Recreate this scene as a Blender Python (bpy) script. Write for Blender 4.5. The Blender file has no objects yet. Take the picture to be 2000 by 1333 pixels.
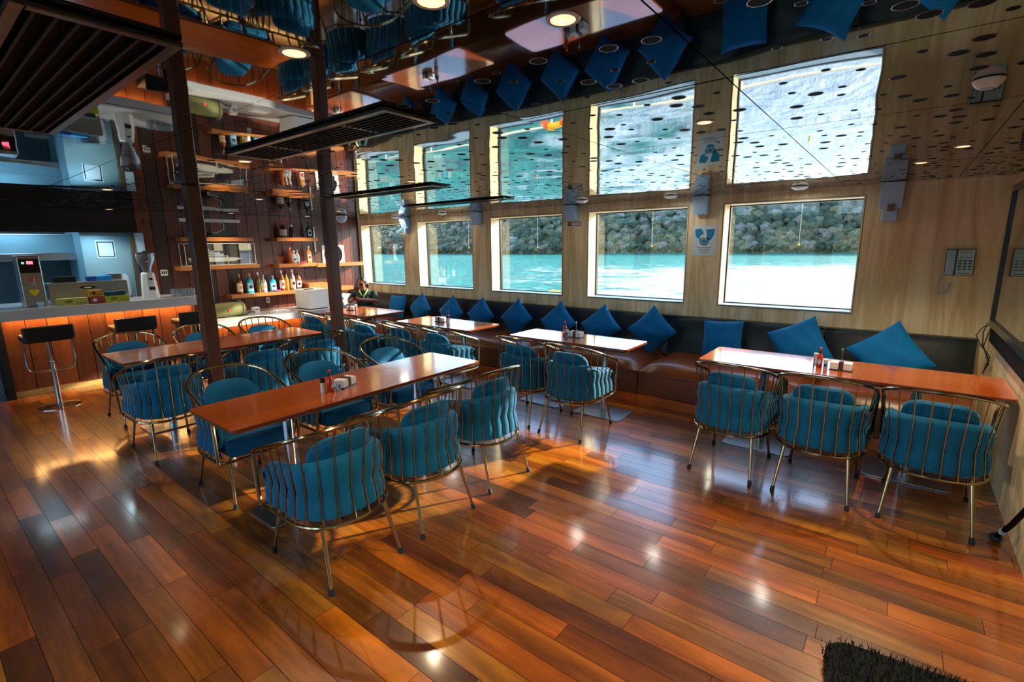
import bpy, bmesh, math, random
from mathutils import Vector, Matrix, Euler
random.seed(7)
sc = bpy.context.scene
COL = sc.collection
PI = math.pi

# ------------------------------------------------------------------ camera
def cam_basis(yaw, pitch, roll):
    cy, sy, cp, sp = math.cos(yaw), math.sin(yaw), math.cos(pitch), math.sin(pitch)
    f = Vector((sy*cp, cy*cp, sp)); r = Vector((cy, -sy, 0)); u = r.cross(f)
    cr, sr = math.cos(roll), math.sin(roll)
    return cr*r+sr*u, -sr*r+cr*u, f
r_, u_, f_ = cam_basis(-0.6698, -0.1931, -0.0127)
EYE = 1.72
cd = bpy.data.cameras.new('camera'); cam = bpy.data.objects.new('camera', cd); COL.objects.link(cam)
M = Matrix.Identity(4)
for i in range(3):
    M[i][0], M[i][1], M[i][2] = r_[i], u_[i], -f_[i]
M[0][3], M[1][3], M[2][3] = 0, 0, EYE
cam.matrix_world = M
cd.sensor_width = 36; cd.lens = 954.6/2000*36; cd.clip_start = .05; cd.clip_end = 4000
sc.camera = cam

# ------------------------------------------------------------------ world, sun, exposure
sc.view_settings.view_transform = 'Standard'; sc.view_settings.look = 'None'
sc.view_settings.gamma = 1; sc.view_settings.use_curve_mapping = False
sc.view_settings.exposure = 0.62
w = bpy.data.worlds.new('sky'); sc.world = w; w.use_nodes = True
nt = w.node_tree; nt.nodes.clear()
wo = nt.nodes.new('ShaderNodeOutputWorld'); bg = nt.nodes.new('ShaderNodeBackground')
sky = nt.nodes.new('ShaderNodeTexSky'); sky.sky_type = 'NISHITA'; sky.sun_disc = False
SUN_EL, SUN_AZ = math.radians(21.5), math.atan2(.44, 1.0)
sky.sun_elevation = SUN_EL; sky.sun_rotation = SUN_AZ; sky.air_density = 1.0; sky.dust_density = .6; sky.ozone_density = 2.5
bg.inputs['Strength'].default_value = .66
nt.links.new(sky.outputs[0], bg.inputs[0]); nt.links.new(bg.outputs[0], wo.inputs[0])
sl = bpy.data.lights.new('sun', 'SUN'); so = bpy.data.objects.new('sun', sl); COL.objects.link(so)
sl.energy = 13.0; sl.angle = math.radians(1.2); sl.color = (1, .86, .62)
sd = Vector((math.sin(SUN_AZ)*math.cos(SUN_EL), math.cos(SUN_AZ)*math.cos(SUN_EL), math.sin(SUN_EL)))
so.rotation_euler = (-sd).to_track_quat('-Z', 'Y').to_euler()

# room constants (metres)
YW, XL, XR, H, YO = 5.9, -8.5, .67, 2.24, -3.5
ZT, ZB = 2.148, 1.011
WIN = [(-8.43, -7.15), (-6.77, -5.46), (-5.07, -3.75), (-3.35, -2.02), (-1.63, -.34)]

# ------------------------------------------------------------------ materials
MATS = {}
def srgb(r, g, b):
    f = lambda c: (c/255/12.92) if c/255 <= .04045 else ((c/255+.055)/1.055)**2.4
    return (f(r), f(g), f(b), 1)
def mat(name, col=(.8, .8, .8, 1), rough=.5, metal=0, coat=0, sheen=0, trans=0, emit=None, es=0, noise=.12, nscale=8, bump=0, bscale=60, spec=.5, coatr=.05, stretch=(1, 1, 1), alpha=1, ior=1.45):
    if name in MATS: return MATS[name]
    m = bpy.data.materials.new(name); m.use_nodes = True; MATS[name] = m
    n, l = m.node_tree.nodes, m.node_tree.links
    b = n['Principled BSDF']
    b.inputs['Roughness'].default_value = rough; b.inputs['Metallic'].default_value = metal
    b.inputs['Coat Weight'].default_value = coat; b.inputs['Coat Roughness'].default_value = coatr
    b.inputs['Sheen Weight'].default_value = sheen; b.inputs['Transmission Weight'].default_value = trans
    b.inputs['Specular IOR Level'].default_value = spec; b.inputs['Alpha'].default_value = alpha; b.inputs['IOR'].default_value = ior
    if sheen: b.inputs['Sheen Roughness'].default_value = .35; b.inputs['Sheen Tint'].default_value = (.35, .8, 1, 1)
    tc = n.new('ShaderNodeTexCoord'); mp = n.new('ShaderNodeMapping'); mp.inputs['Scale'].default_value = stretch
    l.new(tc.outputs['Object'], mp.inputs[0])
    nz = n.new('ShaderNodeTexNoise'); nz.inputs['Scale'].default_value = nscale; nz.inputs['Detail'].default_value = 4
    l.new(mp.outputs[0], nz.inputs[0])
    mx = n.new('ShaderNodeMix'); mx.data_type = 'RGBA'
    c = tuple(col)
    mx.inputs['A'].default_value = tuple(x*(1-noise) for x in c[:3])+(1,)
    mx.inputs['B'].default_value = tuple(min(1, x*(1+noise)) for x in c[:3])+(1,)
    l.new(nz.outputs[0], mx.inputs['Factor']); l.new(mx.outputs['Result'], b.inputs['Base Color'])
    if emit:
        b.inputs['Emission Color'].default_value = emit; b.inputs['Emission Strength'].default_value = es
    if bump:
        n2 = n.new('ShaderNodeTexNoise'); n2.inputs['Scale'].default_value = bscale; n2.inputs['Detail'].default_value = 3
        l.new(mp.outputs[0], n2.inputs[0])
        bp = n.new('ShaderNodeBump'); bp.inputs['Strength'].default_value = bump; bp.inputs['Distance'].default_value = .01
        l.new(n2.outputs[0], bp.inputs['Height']); l.new(bp.outputs[0], b.inputs['Normal'])
    return m

def grain(name, c1, c2, axis='X', scale=6, rough=.3, coat=.4, coatr=.08, ring=2.0, dist=6, knots=False, attr=None, spec=.5, fine=.35, wear=False):
    """long-grain wood running along the given axis; per-face attribute 'tone' varies the boards"""
    m = bpy.data.materials.new(name); m.use_nodes = True; MATS[name] = m
    n, l = m.node_tree.nodes, m.node_tree.links; b = n['Principled BSDF']
    b.inputs['Roughness'].default_value = rough; b.inputs['Coat Weight'].default_value = coat
    b.inputs['Coat Roughness'].default_value = coatr; b.inputs['Specular IOR Level'].default_value = spec
    tc = n.new('ShaderNodeTexCoord'); mp = n.new('ShaderNodeMapping')
    s = {'X': (.09, 1, 1), 'Y': (1, .09, 1), 'Z': (1, 1, .09)}[axis]
    mp.inputs['Scale'].default_value = s; l.new(tc.outputs['Object'], mp.inputs[0])
    vec = mp.outputs[0]
    if attr:
        at = n.new('ShaderNodeAttribute'); at.attribute_name = 'tone'
        ad = n.new('ShaderNodeVectorMath'); ad.operation = 'MULTIPLY_ADD'
        l.new(at.outputs['Fac'], ad.inputs[0]); ad.inputs[1].default_value = (37, 51, 23); l.new(vec, ad.inputs[2]); vec = ad.outputs[0]
    nz = n.new('ShaderNodeTexNoise'); nz.inputs['Scale'].default_value = scale; nz.inputs['Detail'].default_value = 6
    nz.inputs['Roughness'].default_value = .6; nz.inputs['Distortion'].default_value = .6; l.new(vec, nz.inputs[0])
    ml = n.new('ShaderNodeMath'); ml.operation = 'MULTIPLY'; ml.inputs[1].default_value = ring*4; l.new(nz.outputs[0], ml.inputs[0])
    fr = n.new('ShaderNodeMath'); fr.operation = 'PINGPONG'; fr.inputs[1].default_value = 1; l.new(ml.outputs[0], fr.inputs[0])
    n2 = n.new('ShaderNodeTexNoise'); n2.inputs['Scale'].default_value = scale*9; n2.inputs['Detail'].default_value = 3; l.new(vec, n2.inputs[0])
    mm = n.new('ShaderNodeMix'); mm.inputs['Factor'].default_value = fine; l.new(fr.outputs[0], mm.inputs['A']); l.new(n2.outputs[0], mm.inputs['B'])
    mx = n.new('ShaderNodeMix'); mx.data_type = 'RGBA'; mx.inputs['A'].default_value = c1; mx.inputs['B'].default_value = c2
    l.new(mm.outputs['Result'], mx.inputs['Factor']); out = mx.outputs['Result']
    if attr:
        rp = n.new('ShaderNodeValToRGB'); e = rp.color_ramp.elements
        e[0].position = 0; e[0].color = attr[0]; e[1].position = 1; e[1].color = attr[-1]
        for k, c in enumerate(attr[1:-1]):
            q = e.new((k+1)/(len(attr)-1)); q.color = c
        l.new(at.outputs['Fac'], rp.inputs[0])
        m2 = n.new('ShaderNodeMix'); m2.data_type = 'RGBA'; m2.blend_type = 'MULTIPLY'; m2.inputs['Factor'].default_value = 1
        l.new(out, m2.inputs['A']); l.new(rp.outputs[0], m2.inputs['B']); out = m2.outputs['Result']
    if wear:
        nw = n.new('ShaderNodeTexNoise'); nw.inputs['Scale'].default_value = 1.1; nw.inputs['Detail'].default_value = 7; nw.inputs['Roughness'].default_value = .65
        mw = n.new('ShaderNodeMapping'); mw.inputs['Scale'].default_value = (.7, 2.2, 1); l.new(tc.outputs['Object'], mw.inputs[0]); l.new(mw.outputs[0], nw.inputs[0])
        rw = n.new('ShaderNodeMapRange'); rw.inputs['From Min'].default_value = .36; rw.inputs['From Max'].default_value = .66; rw.inputs['To Min'].default_value = .42; rw.inputs['To Max'].default_value = 1.35; l.new(nw.outputs[0], rw.inputs[0])
        sw = n.new('ShaderNodeVectorMath'); sw.operation = 'SCALE'; l.new(out, sw.inputs[0]); l.new(rw.outputs[0], sw.inputs['Scale']); out = sw.outputs[0]
    if knots:
        vo = n.new('ShaderNodeTexVoronoi'); vo.inputs['Scale'].default_value = 4.2
        mk = n.new('ShaderNodeMapping'); mk.inputs['Scale'].default_value = (1, 1, .55); l.new(tc.outputs['Object'], mk.inputs[0]); l.new(mk.outputs[0], vo.inputs[0])
        rk = n.new('ShaderNodeMapRange'); rk.inputs['From Min'].default_value = .07; rk.inputs['From Max'].default_value = .17; l.new(vo.outputs['Distance'], rk.inputs[0])
        m3 = n.new('ShaderNodeMix'); m3.data_type = 'RGBA'; m3.inputs['A'].default_value = (.006, .004, .003, 1); l.new(out, m3.inputs['B']); l.new(rk.outputs[0], m3.inputs['Factor']); out = m3.outputs['Result']
    l.new(out, b.inputs['Base Color'])
    bp = n.new('ShaderNodeBump'); bp.inputs['Strength'].default_value = .06; bp.inputs['Distance'].default_value = .004
    l.new(n2.outputs[0], bp.inputs['Height']); l.new(bp.outputs[0], b.inputs['Normal'])
    if coat: 
        n3 = n.new('ShaderNodeTexNoise'); n3.inputs['Scale'].default_value = 3; l.new(tc.outputs['Object'], n3.inputs[0])
        b3 = n.new('ShaderNodeBump'); b3.inputs['Strength'].default_value = .15; b3.inputs['Distance'].default_value = .01
        l.new(n3.outputs[0], b3.inputs['Height']); l.new(b3.outputs[0], b.inputs['Coat Normal'])
    return m

W1 = (1, 1, 1, 1)
m_floor = grain('floor_boards', (.30, .21, .15, 1), (1, .95, .85, 1), 'X', 7, rough=.30, coat=1, coatr=.12, spec=.7, ring=1.2, wear=True,
    attr=[srgb(86, 46, 14), srgb(176, 96, 16), srgb(222, 132, 18), srgb(104, 58, 18), srgb(190, 130, 40), srgb(200, 106, 12), srgb(140, 84, 26), srgb(232, 150, 34)])
m_gap = mat('board_gap', (.008, .004, .002, 1), .8)
m_ash = grain('ash_panel', srgb(246, 234, 198), srgb(206, 182, 130), 'Z', 3.2, rough=.45, coat=.15, coatr=.3, ring=2.6, fine=.25)
m_red = grain('red_plank', (.55, .5, .5, 1), W1, 'Z', 7, rough=.35, coat=.25, coatr=.2, ring=1.0, knots=True,
    attr=[srgb(58, 44, 38), srgb(116, 58, 40), srgb(150, 70, 44), srgb(50, 44, 42), srgb(136, 66, 44), srgb(92, 44, 34)])
m_bar = grain('bar_front_plank', (.45, .35, .3, 1), W1, 'Z', 7, rough=.4, coat=.2, coatr=.2, ring=1.0, knots=True,
    attr=[srgb(96, 56, 32), srgb(150, 88, 42), srgb(124, 70, 34), srgb(70, 44, 28), srgb(164, 98, 50)])
m_table = grain('table_veneer', srgb(156, 68, 8), srgb(204, 98, 12), 'X', 3, rough=.22, coat=1, coatr=.10, spec=.4, ring=.8)
m_tabley = grain('table_veneer_long', srgb(156, 68, 8), srgb(204, 98, 12), 'Y', 3, rough=.22, coat=1, coatr=.10, spec=.4, ring=.8)
m_tedge = mat('table_edge', srgb(120, 52, 20), .3, coat=.5)
m_post = grain('post_timber', srgb(70, 46, 38), srgb(128, 66, 40), 'Z', 5, rough=.35, coat=.3, coatr=.2, ring=1.0, knots=True)
m_shelf = grain('shelf_wood', srgb(168, 102, 42), srgb(200, 130, 66), 'Y', 8, rough=.4, coat=.2, coatr=.2, ring=.8)
m_velvet = mat('teal_velvet', srgb(2, 90, 134), .75, sheen=.4, noise=.32, nscale=9, bump=.08, bscale=18, spec=.25)
m_cushion = mat('blue_cushion_velvet', srgb(0, 110, 184), .75, sheen=.4, noise=.2, nscale=7, bump=.25, bscale=9, spec=.25)
m_brass = mat('polished_brass', srgb(170, 148, 110), .18, metal=1, noise=.1)
m_rubber = mat('dark_rubber', srgb(18, 40, 50), .6)
m_chrome = mat('chrome', srgb(200, 205, 210), .1, metal=1, noise=.05)
m_steel = mat('brushed_steel', srgb(170, 178, 184), .3, metal=1, noise=.08, stretch=(1, 1, 20))
m_black = mat('black_plastic', (.006, .007, .008, 1), .35)
m_blk2 = mat('matte_black', (.004, .004, .005, 1), .7, spec=.1)
m_white = mat('white_plastic', srgb(232, 234, 236), .4, noise=.03)
m_counter = mat('stone_counter', srgb(188, 190, 200), .3, noise=.12, nscale=40, coat=.3)
m_leather = mat('brown_leather', srgb(116, 60, 22), .32, noise=.2, nscale=5, bump=.12, bscale=40, coat=.15, coatr=.3)
m_leatherb = mat('blue_sheen_leather', srgb(30, 42, 46), .38, noise=.25, nscale=3, bump=.12, bscale=40)  # brown leather with the blue sheen from cushions and windows put into its colour
m_bwall = mat('galley_panel', srgb(116, 160, 182), .35, noise=.08, nscale=2)
m_bulk = mat('black_bulkhead', (.004, .004, .005, 1), .6)
m_cream = mat('cream_reveal', srgb(244, 220, 170), .5, noise=.05)
m_sill = mat('sill_grey', srgb(120, 140, 150), .4, noise=.05)
m_frame = mat('black_window_frame', (.006, .006, .007, 1), .4)
m_spk = mat('speaker_white', srgb(160, 206, 244), .45, noise=.04)

def simple(name, out_fn):
    m = bpy.data.materials.new(name); m.use_nodes = True; MATS[name] = m
    out_fn(m.node_tree.nodes, m.node_tree.links, m.node_tree.nodes['Principled BSDF']); return m
# mirror-finish ceiling
def _mir(n, l, b):
    b.inputs['Base Color'].default_value = (.205, .225, .235, 1); b.inputs['Metallic'].default_value = 1; b.inputs['Roughness'].default_value = .02
    tc = n.new('ShaderNodeTexCoord'); nz = n.new('ShaderNodeTexNoise'); nz.inputs['Scale'].default_value = 1.6; nz.inputs['Detail'].default_value = 1
    l.new(tc.outputs['Object'], nz.inputs[0]); bp = n.new('ShaderNodeBump'); bp.inputs['Strength'].default_value = .22; bp.inputs['Distance'].default_value = .02
    l.new(nz.outputs[0], bp.inputs['Height']); l.new(bp.outputs[0], b.inputs['Normal'])
m_mirror = simple('mirror_ceiling', _mir)
def _glass(n, l, b):
    n.remove(b); o = n['Material Output']
    g = n.new('ShaderNodeBsdfGlossy'); g.inputs['Roughness'].default_value = .01
    t = n.new('ShaderNodeBsdfTransparent'); t.inputs[0].default_value = (.96, .99, .99, 1)
    fr = n.new('ShaderNodeFresnel'); ge = n.new('ShaderNodeNewGeometry'); io = n.new('ShaderNodeMapRange'); io.inputs['To Min'].default_value = 1.5; io.inputs['To Max'].default_value = 1/1.5
    l.new(ge.outputs['Backfacing'], io.inputs[0]); l.new(io.outputs[0], fr.inputs[0])
    mu = n.new('ShaderNodeMath'); mu.operation = 'MULTIPLY'; mu.inputs[1].default_value = 1.8; mu.use_clamp = True; l.new(fr.outputs[0], mu.inputs[0])
    mx = n.new('ShaderNodeMixShader'); l.new(mu.outputs[0], mx.inputs[0]); l.new(t.outputs[0], mx.inputs[1]); l.new(g.outputs[0], mx.inputs[2]); l.new(mx.outputs[0], o.inputs[0])
m_glass = simple('window_glass', _glass)
def _water(n, l, b):
    b.inputs['Roughness'].default_value = .45; b.inputs['Specular IOR Level'].default_value = .25; b.inputs['IOR'].default_value = 1.33
    tc = n.new('ShaderNodeTexCoord'); nz = n.new('ShaderNodeTexNoise'); nz.inputs['Scale'].default_value = .55; nz.inputs['Detail'].default_value = 6; nz.inputs['Roughness'].default_value = .65
    l.new(tc.outputs['Object'], nz.inputs[0]); bp = n.new('ShaderNodeBump'); bp.inputs['Strength'].default_value = 1; bp.inputs['Distance'].default_value = .55
    l.new(nz.outputs[0], bp.inputs['Height']); l.new(bp.outputs[0], b.inputs['Normal'])
    # sun glare painted into the colour: pale towards +x and near the boat, teal elsewhere
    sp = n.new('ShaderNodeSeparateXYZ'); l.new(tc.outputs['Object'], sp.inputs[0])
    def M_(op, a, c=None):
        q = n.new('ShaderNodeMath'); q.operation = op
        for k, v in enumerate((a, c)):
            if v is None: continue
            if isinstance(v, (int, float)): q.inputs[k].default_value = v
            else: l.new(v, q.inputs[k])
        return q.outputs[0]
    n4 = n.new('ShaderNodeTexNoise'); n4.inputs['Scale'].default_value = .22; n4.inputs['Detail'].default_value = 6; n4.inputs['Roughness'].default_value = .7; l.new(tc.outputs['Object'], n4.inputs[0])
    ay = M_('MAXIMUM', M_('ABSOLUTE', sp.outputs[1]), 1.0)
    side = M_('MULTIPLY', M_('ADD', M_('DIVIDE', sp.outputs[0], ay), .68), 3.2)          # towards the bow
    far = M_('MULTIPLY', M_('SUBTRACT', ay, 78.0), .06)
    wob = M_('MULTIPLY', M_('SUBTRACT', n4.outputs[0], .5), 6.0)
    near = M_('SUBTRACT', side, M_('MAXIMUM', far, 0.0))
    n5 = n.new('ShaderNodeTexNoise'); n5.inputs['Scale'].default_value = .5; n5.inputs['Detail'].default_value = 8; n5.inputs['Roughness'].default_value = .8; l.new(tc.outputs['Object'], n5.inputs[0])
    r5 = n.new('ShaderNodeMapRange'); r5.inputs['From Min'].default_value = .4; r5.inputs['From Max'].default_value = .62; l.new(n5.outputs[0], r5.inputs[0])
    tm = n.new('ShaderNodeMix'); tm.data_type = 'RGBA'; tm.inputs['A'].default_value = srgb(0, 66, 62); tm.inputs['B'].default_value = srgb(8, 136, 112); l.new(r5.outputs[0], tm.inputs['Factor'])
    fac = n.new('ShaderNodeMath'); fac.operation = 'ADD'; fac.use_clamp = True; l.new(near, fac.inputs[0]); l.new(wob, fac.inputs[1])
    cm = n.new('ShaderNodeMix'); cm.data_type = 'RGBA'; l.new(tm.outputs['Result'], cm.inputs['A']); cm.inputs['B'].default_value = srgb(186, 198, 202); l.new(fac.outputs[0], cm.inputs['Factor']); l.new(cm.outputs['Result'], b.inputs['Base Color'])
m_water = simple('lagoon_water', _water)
def _tree(n, l, b):
    b.inputs['Roughness'].default_value = .8; b.inputs['Specular IOR Level'].default_value = .2
    tc = n.new('ShaderNodeTexCoord'); nz = n.new('ShaderNodeTexNoise'); nz.inputs['Scale'].default_value = 1.7; nz.inputs['Detail'].default_value = 7; nz.inputs['Roughness'].default_value = .85; l.new(tc.outputs['Object'], nz.inputs[0])
    at = n.new('ShaderNodeAttribute'); at.attribute_name = 'tone'
    rp = n.new('ShaderNodeValToRGB'); e = rp.color_ramp.elements
    e[0].color = srgb(84, 100, 78); e[1].color = srgb(176, 168, 158)
    for p, c in ((.3, srgb(100, 116, 92)), (.55, srgb(128, 132, 104)), (.8, srgb(160, 150, 108))):
        q = e.new(p); q.color = c
    l.new(at.outputs['Fac'], rp.inputs[0])
    mr = n.new('ShaderNodeMapRange'); mr.inputs['From Min'].default_value = .35; mr.inputs['From Max'].default_value = .65; mr.inputs['To Min'].default_value = .25; mr.inputs['To Max'].default_value = 1.5; l.new(nz.outputs[0], mr.inputs[0])
    mm = n.new('ShaderNodeVectorMath'); mm.operation = 'SCALE'; l.new(rp.outputs[0], mm.inputs[0]); l.new(mr.outputs[0], mm.inputs['Scale']); l.new(mm.outputs[0], b.inputs['Base Color'])
    bp = n.new('ShaderNodeBump'); bp.inputs['Strength'].default_value = 1; bp.inputs['Distance'].default_value = 1.2; l.new(nz.outputs[0], bp.inputs['Height']); l.new(bp.outputs[0], b.inputs['Normal'])
m_tree = simple('foliage', _tree)

# ------------------------------------------------------------------ mesh helpers
class MB:
    def __init__(s): s.v = []; s.f = []; s.m = []; s.t = []; s.cm = 0; s.ct = 0
    def add(s, vs, fs):
        o = len(s.v); s.v += [tuple(x) for x in vs]
        for f in fs: s.f.append([o+i for i in f]); s.m.append(s.cm); s.t.append(s.ct)
        return s
    def box(s, x0, x1, y0, y1, z0, z1):
        vs = [(x, y, z) for x in (x0, x1) for y in (y0, y1) for z in (z0, z1)]
        return s.add(vs, [(0, 1, 3, 2), (4, 6, 7, 5), (0, 4, 5, 1), (2, 3, 7, 6), (0, 2, 6, 4), (1, 5, 7, 3)])
    def rbox(s, c, d, R=None):
        """box centred on c with half-sizes d, rotated by matrix R"""
        vs = []
        for x in (-1, 1):
            for y in (-1, 1):
                for z in (-1, 1):
                    p = Vector((x*d[0], y*d[1], z*d[2])); p = (R @ p) if R else p; vs.append(Vector(c)+p)
        return s.add(vs, [(0, 1, 3, 2), (4, 6, 7, 5), (0, 4, 5, 1), (2, 3, 7, 6), (0, 2, 6, 4), (1, 5, 7, 3)])
    def tube(s, path, r, n=8, closed=False, cap=True):
        P = [Vector(p) for p in path]; N = len(P); R = r if isinstance(r, (list, tuple)) else [r]*N
        T = []
        for i in range(N):
            a = P[(i-1) % N] if (closed or i > 0) else P[0]; b = P[(i+1) % N] if (closed or i < N-1) else P[-1]
            t = (b-a); T.append(t.normalized() if t.length > 1e-9 else Vector((0, 0, 1)))
        ref = Vector((0, 0, 1)) if abs(T[0].z) < .9 else Vector((1, 0, 0))
        u = T[0].cross(ref).normalized(); vs = []
        for i in range(N):
            u = (u - T[i]*u.dot(T[i])).normalized(); w2 = T[i].cross(u)
            for k in range(n):
                a = 2*PI*k/n; vs.append(P[i]+(u*math.cos(a)+w2*math.sin(a))*R[i])
        fs = []
        for i in range(N if closed else N-1):
            j = (i+1) % N
            for k in range(n): fs.append((i*n+k, i*n+(k+1) % n, j*n+(k+1) % n, j*n+k))
        if not closed and cap: fs += [tuple(range(n-1, -1, -1)), tuple((N-1)*n+k for k in range(n))]
        return s.add(vs, fs)
    def lathe(s, prof, c=(0, 0, 0), n=16, R=None):
        """profile [(radius, z)] turned about z at c"""
        vs = []; 
        for (r, z) in prof:
            for k in range(n):
                a = 2*PI*k/n; p = Vector((r*math.cos(a), r*math.sin(a), z)); p = (R @ p) if R else p
                vs.append(Vector(c)+p)
        fs = []
        for i in range(len(prof)-1):
            for k in range(n): fs.append((i*n+k, i*n+(k+1) % n, (i+1)*n+(k+1) % n, (i+1)*n+k))
        if prof[0][0] > 1e-6: fs.append(tuple(range(n-1, -1, -1)))
        if prof[-1][0] > 1e-6: fs.append(tuple((len(prof)-1)*n+k for k in range(n)))
        return s.add(vs, fs)
    def prism(s, pts, z0, z1, fn=None):
        """closed outline extruded between z0 and z1 (fn maps (u,v,w)->xyz)"""
        fn = fn or (lambda u, v, w: (u, v, w)); n = len(pts)
        vs = [fn(x, y, z0) for x, y in pts]+[fn(x, y, z1) for x, y in pts]
        fs = [tuple(range(n-1, -1, -1)), tuple(range(n, 2*n))]+[(i, (i+1) % n, n+(i+1) % n, n+i) for i in range(n)]
        return s.add(vs, fs)
    def ball(s, c, r, nu=14, nv=9, R=None):
        r = r if isinstance(r, (tuple, list)) else (r, r, r); vs = []
        for i in range(nv+1):
            th = PI*i/nv
            for k in range(nu):
                a = 2*PI*k/nu; p = Vector((r[0]*math.sin(th)*math.cos(a), r[1]*math.sin(th)*math.sin(a), r[2]*math.cos(th)))
                p = (R @ p) if R else p; vs.append(Vector(c)+p)
        fs = [(i*nu+k, (i+1)*nu+k, (i+1)*nu+(k+1) % nu, i*nu+(k+1) % nu) for i in range(nv) for k in range(nu)]
        return s.add(vs, fs)
    def grid(s, P, closed_u=False):
        """P[i][j] points"""
        a, b = len(P), len(P[0]); vs = [p for row in P for p in row]
        fs = [(i*b+j, i*b+j+1, ((i+1) % a)*b+j+1, ((i+1) % a)*b+j) for i in range(a if closed_u else a-1) for j in range(b-1)]
        return s.add(vs, fs)
    def build(s, name, mats, parent=None, smooth=True, bevel=0, seg=2, loc=None, rot=None, sub=0, fixn=True):
        me = bpy.data.meshes.new(name); me.from_pydata(s.v, [], s.f)
        mats = mats if isinstance(mats, (list, tuple)) else [mats]
        for m in mats: me.materials.append(m)
        me.polygons.foreach_set('material_index', s.m)
        if any(s.t):
            at = me.attributes.new('tone', 'FLOAT', 'FACE'); at.data.foreach_set('value', s.t)
        if fixn or smooth:
            bm = bmesh.new(); bm.from_mesh(me)
            if fixn:
                bmesh.ops.remove_doubles(bm, verts=bm.verts, dist=1e-5); bmesh.ops.recalc_face_normals(bm, faces=bm.faces)
            bm.to_mesh(me); bm.free()
        if smooth: me.shade_smooth(); me.set_sharp_from_angle(angle=math.radians(38))
        o = bpy.data.objects.new(name, me); COL.objects.link(o)
        if parent: o.parent = parent
        if loc: o.location = loc
        if rot: o.rotation_euler = rot
        if bevel:
            b = o.modifiers.new('bevel', 'BEVEL'); b.width = bevel; b.segments = seg; b.limit_method = 'ANGLE'; b.angle_limit = math.radians(40); b.harden_normals = False
        if sub:
            q = o.modifiers.new('sub', 'SUBSURF'); q.levels = sub; q.render_levels = sub
        return o

def rrect(x0, x1, y0, y1, r, n=5):
    out = []
    for cx, cy, a0 in ((x1-r, y0+r, -PI/2), (x1-r, y1-r, 0), (x0+r, y1-r, PI/2), (x0+r, y0+r, PI)):
        for k in range(n+1):
            a = a0+PI/2*k/n; out.append((cx+r*math.cos(a), cy+r*math.sin(a)))
    return out
def tag(o, label, cat, group=None, kind=None):
    o['label'] = label; o['category'] = cat
    if group: o['group'] = group
    if kind: o['kind'] = kind
    return o
def thing(name, label, cat, loc=(0, 0, 0), rot=0, group=None):
    o = bpy.data.objects.new(name, None); COL.objects.link(o); o.location = loc
    o.rotation_euler = rot if isinstance(rot, (tuple, list)) else (0, 0, rot); o.empty_display_size = .1
    return tag(o, label, cat, group)
def struct(o): o['kind'] = 'structure'; return o
def dup(root, loc=None, rot=None, label=None, parent=None):
    c = root.copy(); COL.objects.link(c)
    if parent: c.parent = parent
    if loc is not None: c.location = loc
    if rot is not None: c.rotation_euler = (0, 0, rot)
    if label: c['label'] = label
    for ch in [q for q in KIDS.get(root.name, [])]: dup(ch, parent=c)
    return c
KIDS = {}
def index_kids(root):
    ks = [o for o in COL.objects if o.parent == root]; KIDS[root.name] = ks
    for k in ks: index_kids(k)
def text_part(name, s, size, m, parent, loc, rot, depth=.0006):
    cu = bpy.data.curves.new(name, 'FONT'); cu.body = s; cu.size = size; cu.extrude = depth; cu.align_x = 'CENTER'; cu.align_y = 'CENTER'
    cu.resolution_u = 3
    o = bpy.data.objects.new(name, cu); COL.objects.link(o); bpy.context.view_layer.update()
    me = bpy.data.meshes.new_from_object(o.evaluated_get(bpy.context.evaluated_depsgraph_get()))
    bpy.data.objects.remove(o); me.materials.clear(); me.materials.append(m)
    q = bpy.data.objects.new(name, me); COL.objects.link(q); q.parent = parent; q.location = loc; q.rotation_euler = rot
    return q
FACE_Y = (PI/2, 0, 0)            # text on the window wall, read from inside
FACE_X = (PI/2, 0, PI/2)         # text on the bar wall, read from the room

# ------------------------------------------------------------------ floor
b = MB(); b.cm = 1; b.box(XL-1.6, XR+.1, YO-.1, YW+.1, -.05, -.004); b.cm = 0
y = YO; k = 0
while y < YW:
    x = XL-1.6-random.random()*.9; y1 = min(y+.118, YW)
    while x < XR:
        ln = random.choice((.62, .8, .95, 1.15)); x1 = min(x+ln, XR)
        b.ct = random.random()*.98+.01; g = .0012
        b.add([(max(x, XL-1.6)+g, y+g, 0), (x1-g, y+g, 0), (x1-g, y1-g, 0), (max(x, XL-1.6)+g, y1-g, 0)], [(0, 1, 2, 3)])
        x += ln
    y += .118
struct(b.build('floor', [m_floor, m_gap], smooth=False, fixn=False))

# ------------------------------------------------------------------ window wall with deep reveals
TH = .26
b = MB()
xs = [XL]+[v for p in WIN for v in p]+[XR+.1]
for i in range(0, len(xs), 2): b.box(xs[i], xs[i+1], YW, YW+TH, 0, H+.02)
for a, c in WIN:
    b.box(a, c, YW, YW+TH, 0, ZB); b.box(a, c, YW, YW+TH, ZT, H+.02)
wall_back = struct(b.build('wall_back', m_ash, smooth=False, fixn=False))
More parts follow.
